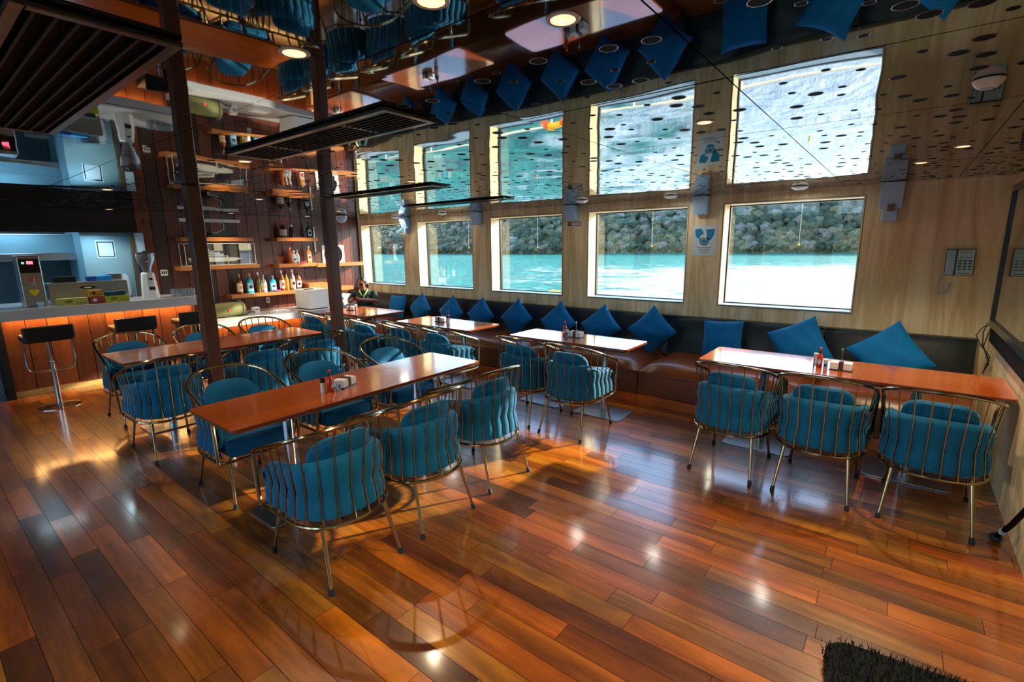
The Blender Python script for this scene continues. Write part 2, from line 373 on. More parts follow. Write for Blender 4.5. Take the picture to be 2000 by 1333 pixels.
# thin shadow-gap seams of the panels are joints between sheets
b = MB()
for x in (-7.62, -6.96, -6.4, -5.9, -5.26, -4.7, -4.2, -3.55, -2.9, -2.45, -1.82, -1.2, -.75): b.box(x-.001, x+.001, YW-.0015, YW, .86, ZB-.004)
sj = b.build('panel_joint', m_frame, wall_back, smooth=False)
for i, (a, c) in enumerate(WIN):
    root = bpy.data.objects.new('window_%d' % (i+1), None); COL.objects.link(root); root.location = (a, YW, ZB); struct(root)
    w_, h_ = c-a, ZT-ZB
    b = MB(); t = .012
    b.box(0, t, 0, TH-.03, 0, h_); b.box(w_-t, w_, 0, TH-.03, 0, h_); b.box(t, w_-t, 0, TH-.03, h_-t, h_)
    MB().box(t, w_-t, 0, TH-.03, 0, t).build('sill', m_sill, root, smooth=False)
    b.build('reveal_lining', m_cream, root, smooth=False)
    b = MB(); f = .013
    b.box(t, t+f, TH-.05, TH-.01, t, h_-t); b.box(w_-t-f, w_-t, TH-.05, TH-.01, t, h_-t); b.box(t+f, w_-t-f, TH-.05, TH-.01, h_-t-.012, h_-t); b.box(t+f, w_-t-f, TH-.05, TH-.01, t, t+.01)
    b.build('window_frame', m_frame, root, smooth=False)
    b = MB(); b.box(t+.002, w_-t-.002, TH-.034, TH-.030, t+.002, h_-t-.002); b.build('pane', m_glass, root, smooth=False)
    b = MB(); e = .004
    b.box(-e, 0, -.003, 0, -e, h_+e); b.box(w_, w_+e, -.003, 0, -e, h_+e); b.box(0, w_, -.003, 0, h_, h_+e); b.box(0, w_, -.003, 0, -e, 0)
    b.build('edge_bead', m_frame, root, smooth=False)
    li = bpy.data.lights.new('daylight_portal', 'AREA'); li.shape = 'RECTANGLE'; li.size = w_; li.size_y = h_; li.cycles.is_portal = True
    lo = bpy.data.objects.new('daylight_portal', li); COL.objects.link(lo); lo.location = ((a+c)/2, YW+TH+.02, (ZB+ZT)/2); lo.rotation_euler = (-PI/2, 0, 0)

# right wall, opposite wall with its windows
struct(MB().box(XR, XR+.1, YO, YW, 0, H+.02).build('wall_right', m_ash, smooth=False))
b = MB(); OW = [(-8.2, -7.0), (-6.6, -5.3), (-4.9, -3.6), (-3.2, -1.9), (-1.5, -.2)]
xs = [XL-1.6]+[v for p in OW for v in p]+[XR+.1]
for i in range(0, len(xs), 2): b.box(xs[i], xs[i+1], YO-TH, YO, 0, H+.02)
for a, c in OW: b.box(a, c, YO-TH, YO, 0, .95); b.box(a, c, YO-TH, YO, 2.05, H+.02)
struct(b.build('wall_front', m_ash, smooth=False, fixn=False))
for a, c in OW:
    li = bpy.data.lights.new('daylight_portal', 'AREA'); li.shape = 'RECTANGLE'; li.size = c-a; li.size_y = 1.1; li.cycles.is_portal = True
    lo = bpy.data.objects.new('daylight_portal', li); COL.objects.link(lo); lo.location = ((a+c)/2, YO-TH-.02, 1.5); lo.rotation_euler = (PI/2, 0, 0)
for i, (a, c) in enumerate(OW):
    o = MB().box(a, c, YO-.09, YO-.085, .95, 2.05).build('window_%d' % (i+6), m_glass, smooth=False); struct(o)

# bar wall: vertical red planks, galley opening
def planks(x, y0, y1, z0, z1, wd, name, m, parent=None, th=.02, gap=.008):
    b = MB(); b.cm = 1; b.box(x-th-.05, x-th*.5, y0, y1, z0, z1); b.cm = 0; y = y0
    while y < y1-.01:
        ye = min(y+wd*random.uniform(.85, 1.1), y1); b.ct = random.uniform(.02, .98); b.box(x-th, x, y+gap/2, ye-gap/2, z0, z1); y = ye
    return b.build(name, [m, m_gap], parent, smooth=False, fixn=False)
wl = struct(planks(XL, 2.27, YW, 0, H+.02, .2, 'wall_left', m_red))
b = MB(); b.box(XL-.07, XL, -1.0, 2.27, 1.96, H+.02); b.build('bulkhead', m_bulk, wl, smooth=False)
b = MB(); b.box(XL-1.7, XL-1.6, YO, YW, 0, H+.02); struct(b.build('wall_galley', m_bwall, smooth=False))
b = MB(); b.box(XL-1.6, XL-.07, 2.27, 2.33, 0, H); b.build('side_return', m_bwall, wl, smooth=False)

# ------------------------------------------------------------------ mirror ceiling
xs_ = [XL-1.6, -8.06, -7.24, -6.42, -5.6, -4.78, -3.96, -3.14, -2.32, -1.33, -.51, .3, XR+.1]
ys_ = [YO-.1, -2.6, -1.75, -.85, 0, .93, 1.78, 2.71, 3.6, 4.5, 5.4, YW+.02]
TILT = {}
b = MB(); g = .002
for i in range(len(xs_)-1):
    for j in range(len(ys_)-1):
        x0, x1, y0, y1 = xs_[i]+g, xs_[i+1]-g, ys_[j]+g, ys_[j+1]-g
        tx, ty = random.uniform(-.0022, .0022), random.uniform(-.0022, .0022); TILT[(i, j)] = (tx, ty)
        cx, cy = (x0+x1)/2, (y0+y1)/2; zz = lambda x, y: H+.003+(x-cx)*tx+(y-cy)*ty
        b.add([(x0, y0, zz(x0, y0)), (x0, y1, zz(x0, y1)), (x1, y1, zz(x1, y1)), (x1, y0, zz(x1, y0))], [(0, 1, 2, 3)])
b.cm = 1; b.box(XL-1.7, XR+.1, YO-.1, YW+TH, H+.03, H+.08)
ceil = struct(b.build('ceiling', [m_mirror, m_blk2], smooth=False, fixn=False))
def disc(b, x, y, z, r, n=14):
    b.add([(x+r*math.cos(2*PI*k/n), y+r*math.sin(2*PI*k/n), z) for k in range(n)], [tuple(range(n))])
def ringd(b, x, y, z, r0, r1, n=14):
    vs = [(x+r*math.cos(2*PI*k/n), y+r*math.sin(2*PI*k/n), z) for r in (r0, r1) for k in range(n)]
    b.add(vs, [(k, (k+1) % n, n+(k+1) % n, n+k) for k in range(n)])
b = MB()
rr = random.Random(3)
tmpl = []
for _ in range(900):
    if len(tmpl) >= 27: break
    big = rr.random() < .45; r = .024 if big else .0125
    p = (rr.uniform(.08, .92), rr.uniform(.08, .92), r)
    if all((p[0]-q[0])**2+(p[1]-q[1])**2 > .011 for q in tmpl): tmpl.append(p)
for i in range(len(xs_)-1):
    for j in range(len(ys_)-1):
        if ys_[j] < .9 or xs_[i] < -8.2: continue
        for (u, v, r) in tmpl:
            if j < 6 and (u < .15 or v < .35 and j == 5): continue
            x = xs_[i]+u*(xs_[i+1]-xs_[i]); y = ys_[j]+v*(ys_[j+1]-ys_[j])
            if y > YW-.1: continue
            zc = H+.003+(x-(xs_[i]+xs_[i+1])/2)*TILT[(i, j)][0]+(y-(ys_[j]+ys_[j+1])/2)*TILT[(i, j)][1]
            b.cm = 1; ringd(b, x, y, zc-.0006, r, r*1.12); b.cm = 0; disc(b, x, y, zc-.0009, r)
o = b.build('perforation', [m_blk2, m_steel], ceil, smooth=False, fixn=False); o['kind'] = 'stuff'

# ------------------------------------------------------------------ ceiling fittings
def vent(name, x0, x1, y0, y1, n, label, bars=()):
    t = thing(name, label, 'air vent', ((x0+x1)/2, (y0+y1)/2, H))
    X, Y = (x1-x0)/2, (y1-y0)/2; f = .028
    b = MB(); b.box(-X, X, -Y, -Y+f, -.014, 0); b.box(-X, X, Y-f, Y, -.014, 0); b.box(-X, -X+f, -Y+f, Y-f, -.014, 0); b.box(X-f, X, -Y+f, Y-f, -.014, 0)
    for q in bars: b.box(q-.012, q+.012, -Y+f, Y-f, -.012, 0)
    b.build('vent_frame', m_steelv, t, bevel=.003, smooth=False)
    MB().box(-X+f, X-f, -Y+f, Y-f, -.003, -.001).build('dark_back', m_blk2, t, smooth=False)
    for k in range(n):
        yy = -Y+f+(k+.5)*(2*Y-2*f)/n
        MB().box(-X+f, X-f, yy-.005, yy+.002, -.013, -.003).build('slat', m_slat, t, smooth=False)
    return t
m_steelv = mat('vent_steel', srgb(34, 38, 42), .25, spec=.8); m_slat = mat('vent_slat', srgb(16, 18, 20), .5, spec=.3)
vent('ceiling_vent', -2.97, -1.59, 1.25, 1.52, 8, 'long slotted steel ceiling vent above the near end of the front table', (-.3, .35))
vent('ceiling_vent', -3.02, -1.5, .24, .56, 7, 'wide dark slatted ceiling vent near the upper left corner')
vent('ceiling_vent', -4.72, -3.2, 2.96, 3.2, 6, 'narrow ceiling vent seen edge-on beside the second timber post', (-.3, .35))
vent('ceiling_vent', -5.2, -3.5, 4.3, 4.5, 6, 'thin ceiling vent nearest the second and third windows')

m_lamp = mat('lamp_glow', (.9, .6, .4, 1), .4, emit=(1, .5, .26, 1), es=1.5, noise=.02)
m_lampo = mat('lamp_off', srgb(200, 150, 120), .25, metal=.7)
m_ring = mat('lamp_ring', srgb(205, 200, 200), .3, metal=.3)
def downlight(x, y, label, on=True, power=26, r=.030, size=76, group=None, col=None):
    t = thing('recessed_downlight', label, 'ceiling light', (x, y, H), 0, group)
    b = MB(); b.lathe([(r, -.0005), (r*1.3, -.0008), (r*1.36, .001), (r*1.36, .003), (r, .003)], n=28); b.build('trim_ring', m_ring, t)
    b = MB(); b.lathe([(r, -.0005), (r*.75, .0), (.0005, .0012)], n=24); b.build('reflector', m_lamp if on else m_lampo, t)
    if on:
        li = bpy.data.lights.new('downlight_beam', 'SPOT'); li.energy = power; li.color = col or (1, .74, .45); li.spot_size = math.radians(size*1.5); li.spot_blend = .6; li.shadow_soft_size = .011 if col is None else .15
        lo = bpy.data.objects.new('downlight_beam', li); COL.objects.link(lo); lo.parent = t; lo.location = (0, 0, -.012)
DL = [(-.69, 1.08, 'recessed downlight with copper reflector at the top centre of the picture', 1, 34),
      (-.86, .82, 'small glowing downlight at the top edge of the picture', 1, 20),
      (-1.36, .78, 'glowing downlight above the front table, left of the top centre', 1, 25),
      (-.75, 2.33, 'recessed downlight between the two nearest window reflections', 1, 46),
      (.2, 3.9, 'glowing downlight over the right-hand table', 1, 55),
      (.03, 4.5, 'second glowing downlight over the right-hand table, nearer the wall', 1, 45),
      (-3.2, 1.45, 'downlight over the left side of the front table, behind the slotted vent', 1, 24),
      (-3.2, 2.75, 'downlight over the far end of the front table', 1, 22),
      (-5.5, 1.3, 'downlight over the near end of the long left table', 1, 18),
      (-5.5, 2.6, 'downlight over the far end of the long left table', 1, 26),
      (-8.1, 1.9, 'small lit downlight above the bar counter', 1, 18),
      (-7.9, 3.3, 'small lit downlight above the bottle shelves', 1, 26),
      (-7.9, 4.5, 'small lit downlight above the right end of the bottle shelves', 1, 30),
      (-6.5, 4.2, 'small lit downlight above the seated person', 1, 18),
      (-4.5, .2, 'downlight out over the walkway on the left', 1, 8)]
DL += [(x_, y_, 'added fill light behind the camera position, row '+r_n+', '+q_n, 2, 34) for y_, r_n in ((-1.2, 'nearer'), (-2.6, 'farther')) for x_, q_n in ((-7.6, 'by the galley'), (-5.2, 'second from the galley'), (-2.8, 'third from the galley'), (-.5, 'by the right wall'))]  # unseen lamps added as fill for the chair backs and window wall
DL = [d if d[3] == 1 else d[:4]+({-7.6: 3, -5.2: 3, -2.8: 7, -.5: 12}[d[0]],) for d in DL]
for x, y, lb, on, p in DL: downlight(x, y, lb, bool(on), p, size=76 if on == 1 else 112, col=None if on == 1 else (.86, .95, 1))
# round flat ceiling discs; those near the windows get an added lamp
def detector(x, y, label, r=.075):
    t = thing('ceiling_disc_light', label, 'ceiling light', (x, y, H))
    MB().lathe([(.001, -.028), (r*.55, -.027), (r*.8, -.018), (r, -.006), (r, 0)], n=24).build('housing', m_white, t)
    MB().lathe([(.001, -.031), (r*.4, -.030), (r*.45, -.0265)], n=20).build('grille', m_spk, t)
    if y > 5:
        li = bpy.data.lights.new('added_wall_wash', 'AREA'); li.shape = 'DISK'; li.size = .14; li.energy = 1.3; li.color = (1, .93, .82); lo = bpy.data.objects.new('added_wall_wash', li); COL.objects.link(lo); lo.parent = t; lo.location = (0, 0, -.034)  # lamp added under the disc to wash the window wall
for (x, y, lb) in ((-.85, 5.55, 'round white ceiling disc above the nearest window'), (-2.1, 5.52, 'round white ceiling disc above the fourth window, near the posted notice'),
                   (-3.1, 5.3, 'flat round white ceiling disc above the NO SMOKING sign'), (-5.84, 5.62, 'round white ceiling disc above the second window from the bar'),
                   (-7.05, 5.66, 'round white ceiling disc above the window nearest the bar'), (.16, 2.36, 'large round ceiling disc at the right edge above the right-hand table')):
    detector(x, y, lb, .075 if x < 0 else .042)
t = thing('dome_camera', 'striped white dome camera on the ceiling beside the second timber post', 'camera', (-7.3, 4.75, H))
MB().lathe([(.001, -.12), (.05, -.108), (.085, -.07), (.09, -.04)], n=20).build('dome', m_spk, t)
MB().lathe([(.09, -.04), (.092, -.028), (.09, -.012), (.06, 0)], n=20).build('base_ring', m_white, t)

# wedge speakers on the piers
def wedge(x, label, cam_too=False, s=1):
    t = thing('wall_speaker', label, 'speaker', (x, YW, H-.002))
    b = MB(); d = .17*s; hw = .075*s; hh = .2*s
    pr = [(0, 0), (-d, -.0), (-d*.5, -hh), (0, -hh*.92)]
    vs = [(sx*hw, y, z) for sx in (-1, 1) for y, z in pr]
    b.add(vs, [(3, 2, 1, 0), (4, 5, 6, 7)]+[(i, (i+1) % 4, 4+(i+1) % 4, 4+i) for i in range(4)])
    b.build('cabinet', m_spk, t, bevel=.004, smooth=False)
    if cam_too:
        MB().box(-.06, .06, -.03, 0, -.34, -hh*.9).build('mount_plate', m_spk, t, bevel=.008, smooth=False)
        MB().box(-.022, .032, -.14, -.02, -.25, -.19).build('swivel_arm', m_tan, t, bevel=.004, smooth=False)
    return t
m_tan = mat('tan_plastic', srgb(120, 104, 86), .5)
wedge(-.14, 'largest wedge wall speaker with mounting plate, right of the nearest window', True, 1.15)
wedge(-1.86, 'white wedge wall speaker above the posted notice')
wedge(-3.57, 'white wedge wall speaker above the NO SMOKING sign')
wedge(-5.3, 'white wedge wall speaker between the second and third windows from the bar')
o = wedge(-7.0, 'white wedge wall speaker with a small camera below it, between the first two windows')
b = MB(); b.rbox((-.1, -.12, -.24), (.07, .028, .028), Euler((.2, -.5, .5)).to_matrix()); b.build('side_camera', m_spk, o, bevel=.008, smooth=False)
MB().box(-.02, .02, -.09, 0, -.3, -.19).build('camera_bracket', m_spk, o, bevel=.004, smooth=False)

# ------------------------------------------------------------------ timber posts
for x, y, lb in ((-4.67, 1.625, 'dark knotty square timber post beside the long left table'), (-4.87, 3.0, 'reddish square timber post between the tables and the seated person')):
    b = MB(); b.box(-.108, 0, 0, .108, 0, H-.002); o = b.build('timber_post', m_post, loc=(x, y, 0), bevel=.008, smooth=False); tag(o, lb, 'post')

# ------------------------------------------------------------------ tables
TZ = .75
def table(x0, x1, y0, y1, label, along, cols, plate=(.26, .2)):
    cx, cy = (x0+x1)/2, (y0+y1)/2; X, Y = (x1-x0)/2, (y1-y0)/2
    t = thing('dining_table', label, 'table', (cx, cy, 0))
    MB().prism(rrect(-X, X, -Y, Y, .035), -.004, 0).build('veneer', m_table if along == 'x' else m_tabley, t, loc=(0, 0, TZ), smooth=False)
    b = MB()
    r0 = rrect(-X, X, -Y, Y, .035); r1 = rrect(-X+.045, X-.045, -Y+.045, Y-.045, .02)
    n = len(r0); vs = [(x, y, -.004) for x, y in r0]+[(x, y, -.02) for x, y in r0]+[(x, y, -.045) for x, y in r1]
    b.add(vs, [(i, (i+1) % n, n+(i+1) % n, n+i) for i in range(n)]+[(n+i, n+(i+1) % n, 2*n+(i+1) % n, 2*n+i) for i in range(n)]+[tuple(range(2*n, 3*n))])
    b.build('bevelled_edge', m_tedge, t, loc=(0, 0, TZ), smooth=False)
    for (px, py) in cols:
        c = MB().lathe([(.034, .012), (.034, TZ-.05), (.12, TZ-.048), (.12, TZ-.044)], (px, py, 0), n=20).build('pedestal_column', m_chrome, t)
        MB().prism(rrect(px-plate[0], px+plate[0], py-plate[1], py+plate[1], .04), 0, .012).build('base_plate', m_steel, t, bevel=.003, smooth=False)
    return t
table(-3.37, -2.75, 1.02, 3.03, 'glossy red-brown table in the middle foreground, holding the nearest condiment caddy', 'y', [(0, -.55), (0, .55)], (.18, .24))
table(-1.28, .655, 4.17, 4.80, 'longest window-side table, at the right against the wall', 'x', [(-.5, 0), (.5, 0)])
table(-3.33, -1.93, 4.15, 4.66, 'window-side table left of the right-hand one, white with reflected daylight', 'x', [(-.35, 0), (.35, 0)])
table(-5.21, -3.89, 4.09, 4.68, 'window-side table between the seated person\'s table and the middle one', 'x', [(-.3, 0), (.3, 0)])
table(-7.02, -5.94, 4.13, 4.85, 'table the seated person leans on, beyond the second post', 'x', [(-.22, 0), (.22, 0)], (.22, .2))
table(-5.92, -5.24, 1.14, 3.05, 'long red-brown table on the left in front of the bar', 'y', [(0, -.55), (0, .55)], (.18, .24))

# ------------------------------------------------------------------ chairs
def upath(w, yf, yb, n=26, e=2.3):
    """U seen from above: front right -> back -> front left; straight arms, rounded back"""
    pts = []; ys = -.02
    for k in range(5): pts.append((w, yf+(ys-yf)*k/5))
    for k in range(n+1):
        a = PI*k/n; c, s_ = math.cos(a), math.sin(a)
        pts.append((w*math.copysign(abs(c)**(2/e), c), ys-(ys-yb)*abs(s_)**(2/e)))
    for k in range(1, 6): pts.append((-w, ys+(yf-ys)*k/5))
    return pts
def resample(pts, n):
    P = [Vector((p[0], p[1], 0)) for p in pts]; L = [0]
    for i in range(1, len(P)): L.append(L[-1]+(P[i]-P[i-1]).length)
    out = []; j = 0
    for k in range(n):
        t = L[-1]*k/(n-1)
        while j < len(L)-2 and L[j+1] < t: j += 1
        q = (t-L[j])/max(1e-9, L[j+1]-L[j]); out.append(P[j].lerp(P[j+1], min(1, q)))
    return out
rimz = lambda y: .66+(.26-y)/.56*.20
def make_chair():
    t = thing('lounge_chair', 'x', 'chair', group='teal velvet chairs with brass spindle frames')
    # rim: U rail whose ends turn down to the lower ring
    U = resample(upath(.285, .24, -.30), 46)
    path = [(.275, .262, .335), (.278, .268, .40), (.283, .272, rimz(.26)-.06), (.284, .266, rimz(.26)-.02)]
    path += [(p.x, p.y, rimz(p.y)) for p in U]
    path += [(-.284, .266, rimz(.26)-.02), (-.283, .272, rimz(.26)-.06), (-.278, .268, .40), (-.275, .262, .335)]
    MB().tube(path, .0115, 8).build('top_rail', m_brass, t)
    R = resample(upath(.265, .25, -.285), 40)
    ring = [(p.x, p.y, .33) for p in R]
    n = len(ring)
    MB().tube(ring+[(-.22, .285, .33), (0, .29, .33), (.22, .285, .33)], .0105, 8, closed=True).build('lower_ring', m_brass, t)
    A = resample(upath(.285, .24, -.30), 18); K = resample(upath(.250, .235, -.258), 18); L = resample(upath(.268, .25, -.288), 18)
    for i in range(1, 17):
        a, k_, l_ = A[i], K[i], L[i]
        MB().tube([(l_.x, l_.y, .33), (k_.x, k_.y, .50), (a.x, a.y, rimz(a.y))], .0042, 6).build('spindle', m_brass, t)
    # upholstered shell with channels bulging between the spindles
    NU, so_ = 102, 17
    lv = [(.335, .93), (.37, .955), (.42, .945), (.50, .90), (.56, .915), (.62, .95), (0, 0)]
    P = []
    base = resample(upath(.262, .235, -.27), NU+1)
    def topz(y): return .585+(.24-y)/.5*.095
    cen = Vector((0, .02, 0))
    for i, p in enumerate(base):
        ch = abs(math.sin(PI*i/NU*so_)); tz = topz(p.y); d = (p-Vector((0, min(.18, p.y) if p.y > 0 else 0, 0)))
        d.normalize(); row = []
        endf = min(1, min(i, NU-i)/5.0); endf = math.sqrt(endf) if endf > 0 else 0
        def pt(off, z): q = p+d*off; return (q.x, q.y, z)
        bul = .017*ch**.8
        tt = tz-(1-endf)*.05
        row += [pt(-.055*endf-.012, .42), pt(-.058*endf-.012, tt-.05), pt(-.05*endf-.012, tt-.012), pt(-.03, tt+.004), pt(-.010+bul*.1, tt-.010), pt(-.003+bul*.35, tt-.035),
                pt(-.008+bul*.8, .57), pt(-.024+bul, .50), pt(-.010+bul, .44), pt(-.004+bul*.8, .37), pt(-.03, .345)]
        P.append(row)
    bb = MB(); bb.grid(P); bb.add(P[0], [tuple(range(11))]); bb.add(P[-1], [tuple(range(11))])
    bb.build('upholstered_shell', m_velvet, t)
    # seat cushion
    pr = []
    S = resample(upath(.205, .27, -.21), 40); out = [(p.x, p.y) for p in S]
    out += [(-.16, .292), (-.06, .302), (.06, .302), (.16, .292)]
    lev = [(.352, .97), (.36, 1.0), (.42, 1.02), (.445, 1.0), (.458, .96), (.464, .85), (.468, .5)]
    n = len(out); vs = []; fs = []
    for z, s_ in lev: vs += [(x*s_, .03+(y-.03)*s_, z) for x, y in out]
    for i in range(len(lev)-1): fs += [(i*n+k, i*n+(k+1) % n, (i+1)*n+(k+1) % n, (i+1)*n+k) for k in range(n)]
    fs += [tuple(range(n-1, -1, -1)), tuple((len(lev)-1)*n+k for k in range(n))]
    MB().add(vs, fs).build('seat_cushion', m_velvet, t)
    # loose back pad, leaning on the shell
    b = MB(); N1, N2 = 20, 12; P = []
    for i in range(N1):
        a = 2*PI*i/N1; c, s_ = math.cos(a), math.sin(a)
        ex = math.copysign(abs(c)**.6, c); ez = math.copysign(abs(s_)**.6, s_)
        P.append([ex, ez])
    rows = []
    for (f, d) in ((.02, -.042), (.6, -.04), (.9, -.03), (.985, -.014), (1, 0), (.985, .014), (.9, .03), (.6, .04), (.02, .042)):
        row = []
        for ex, ez in P:
            x = ex*.185*f; z = ez*.15*f; yc = -.165+(x*x)*2.0
            row.append((x, yc+d-z*.22, .625+z))
        row.append(row[0]); rows.append(row)
    b.grid(rows); b.build('back_pad', m_velvet, t)
    for sx in (-1, 1):
        for (ty, fy) in ((-.2, -.30), (.22, .30)):
            top = Vector((sx*.185, ty, .335)); ft = Vector((sx*.22, fy, .0))
            lg = MB().tube([top, top.lerp(ft, .93)], [.0125, .0085], 10).build('leg', m_brass, t)
            MB().tube([top.lerp(ft, .91), top.lerp(ft, .96), ft], [.0125, .014, .0145], 10).build('rubber_foot', m_rubber, lg)
    return t
ch0 = make_chair(); index_kids(ch0)
CH = [ # x, y, rot (0 = faces the windows), label
 (-2.37, 1.35, PI/2, 'nearest teal velvet chair in the foreground, back to the camera'),
 (-2.37, 1.96, PI/2, 'middle of three teal chairs on the near side of the front table'),
 (-2.40, 2.62, PI/2, 'far chair on the near side of the front table, closest to the windows'),
 (-3.64, 1.42, -PI/2, 'chair facing the camera across the near end of the front table'),
 (-3.64, 2.12, -PI/2, 'chair facing the camera across the middle of the front table'),
 (-3.62, 2.81, -PI/2, 'sunlit chair facing the camera at the far end of the front table'),
 (-.905, 3.92, 0, 'leftmost of three chairs with their backs turned at the right-hand table'),
 (-.32, 3.92, 0, 'middle of three chairs with their backs turned at the right-hand table'),
 (.28, 3.93, 0, 'chair at the far right against the wall, back turned'),
 (-2.28, 3.84, 0, 'right chair at the middle window-side table, back turned'),
 (-2.86, 3.86, 0, 'left chair at the middle window-side table, partly hidden by the foreground chair'),
 (-4.02, 3.84, 0, 'right chair at the window-side table before the seated person\'s table'),
 (-4.66, 3.84, 0, 'left chair at the window-side table before the seated person\'s table'),
 (-6.50, 3.78, 0, 'leftmost chair tucked at the seated person\'s table'),
 (-5.90, 3.78, 0, 'middle chair at the seated person\'s table, left of the second post'),
 (-5.28, 3.76, 0, 'chair just right of the second timber post, at the seated person\'s table'),
 (-6.14, 1.44, -PI/2, 'chair facing the camera at the near end of the long left table'),
 (-6.14, 2.13, -PI/2, 'chair facing the camera behind the first timber post'),
 (-6.12, 2.82, -PI/2, 'chair facing the camera at the far end of the long left table'),
 (-4.90, 1.335, PI/2, 'chair left of the first timber post, back to the camera'),
 (-4.86, 2.12, PI/2, 'chair right of the first timber post, back to the camera'),
 (-4.88, 2.72, PI/2, 'chair in front of the second timber post, sunlit back pad'),
]
for i, (x, y, r, lb) in enumerate(CH):
    if i == 0: ch0.location = (x, y, 0); ch0.rotation_euler = (0, 0, r); ch0['label'] = lb
    else: dup(ch0, (x, y, 0), r+random.uniform(-.03, .03), lb)

# ------------------------------------------------------------------ banquette along the windows
secs = [XL, -6.94, -5.34, -3.74, -2.14, -.54, .60]
names = ['bench section in the corner where the person sits', 'bench section behind the table left of the middle, second from the bar', 'bench section with the third pair of diamond cushions',
         'bench section behind the middle window-side table', 'brown leather bench section between the middle and right-hand tables', 'last bench section, against the right wall']
for i in range(6):
    x0, x1 = secs[i]+.004, secs[i+1]-.004
    t = thing('leather_bench', names[i], 'bench', ((x0+x1)/2, 5.3, 0), 0, 'leather bench sections under the windows'); X = (x1-x0)/2
    MB().box(-X, X, -.42, .58, 0, .10).build('plinth', mat('plinth_wood', srgb(190, 92, 34), .35, coat=.3), t, smooth=False)
    MB().box(-X, X, -.40, .58, .10, .33).build('base_panel', m_leather, t, bevel=.01)
    # puffed seat
    NX, NY = 16, 12; P = []
    for a in range(NX+1):
        u = -1+2*a/NX; row = []
        for c in range(NY+1):
            v = c/NY; ex = (1-abs(u)**8)**.5 if abs(u) < 1 else 0
            yy = -.40+v*.82; ez = (1-(1-min(1, v*6))**2)**.5
            row.append((u*X, yy, .36+.09*min(ex, 1)*ez+.012*ex*math.sin(PI*v)))
        P.append([(u*X, -.40, .33)]+row)
    MB().grid(P).build('seat_pad', m_leather, t)
    P = []
    for a in range(NX+1):
        u = -1+2*a/NX; ex = (1-abs(u)**8)**.5 if abs(u) < 1 else 0; row = []
        for k in range(11):
            v = k/10; zz = .40+v*.44; th = .10*(1-v)+.055
            bu = .02*ex*math.sin(PI*min(1, v*1.0))
            row.append((u*X, .595-th-bu-.02*ex, zz))
        row += [(u*X, .57-.05, .855), (u*X, .597, .86)]
        P.append(row)
    MB().grid(P).build('backrest', m_leatherb, t)

# cushions
def cushion(x, z, w, ang, label, lean=.28, y=5.56, yaw=0):
    t = thing('throw_cushion', label, 'cushion', (x, y, z), (0, 0, yaw), 'blue velvet cushions along the bench')
    t.rotation_euler = Euler((-lean, 0, yaw))
    N = 18; F = []; 
    for i in range(N+1):
        row = []
        for j in range(N+1):
            u, v = -1+2*i/N, -1+2*j/N
            pin = 1-.07*(1-abs(u)**2.0)*(abs(v)**2)-.0; piv = 1-.07*(1-abs(v)**2.0)*(abs(u)**2)
            X, Z = u*w/2*piv, v*w/2*pin
            k = (1-u*u)*(1-v*v); th = .075*k**.42 + .004*math.sin(9*u+4*v+x*7)*k**.5
            ca, sa = math.cos(ang), math.sin(ang)
            row.append((X*ca-Z*sa, -th, X*sa+Z*ca, th))
        F.append(row)
    b = MB(); b.grid([[(p[0], p[1], p[2]) for p in r] for r in F]); b.grid([[(p[0], p[3], p[2]) for p in r][::-1] for r in F])
    b.build('cover', m_cushion, t)
D = PI/4
for a in ((-7.02, .68, .40, .03, 'square cushion beside the seated person, standing upright on its edge'),
          (-6.40, .68, .40, D, 'first diamond-set cushion from the bar, next to the upright square one'),
          (-5.66, .68, .40, D, 'diamond-set cushion behind the condiments of the second window-side table'),
          (-5.02, .68, .40, D, 'diamond-set cushion under the second wall pier, right of those condiments'),
          (-4.32, .69, .42, D+.04, 'diamond-set cushion just left of the middle window-side table'),
          (-3.60, .69, .42, D, 'diamond-set cushion behind the left end of the middle window-side table'),
          (-2.95, .69, .42, D-.05, 'diamond-set cushion behind the condiments of the middle window-side table'),
          (-2.27, .70, .44, D+.03, 'large diamond-set cushion at the right end of the middle window-side table'),
          (-1.46, .68, .42, .06, 'square cushion with a drooping corner, left end of the right-hand table'),
          (-.72, .70, .46, D-.32, 'tilted cushion behind the left half of the right-hand table'),
          (0.0, .68, .48, D-.12, 'tilted cushion behind the right half of the right-hand table, farthest right')):
    cushion(*a)

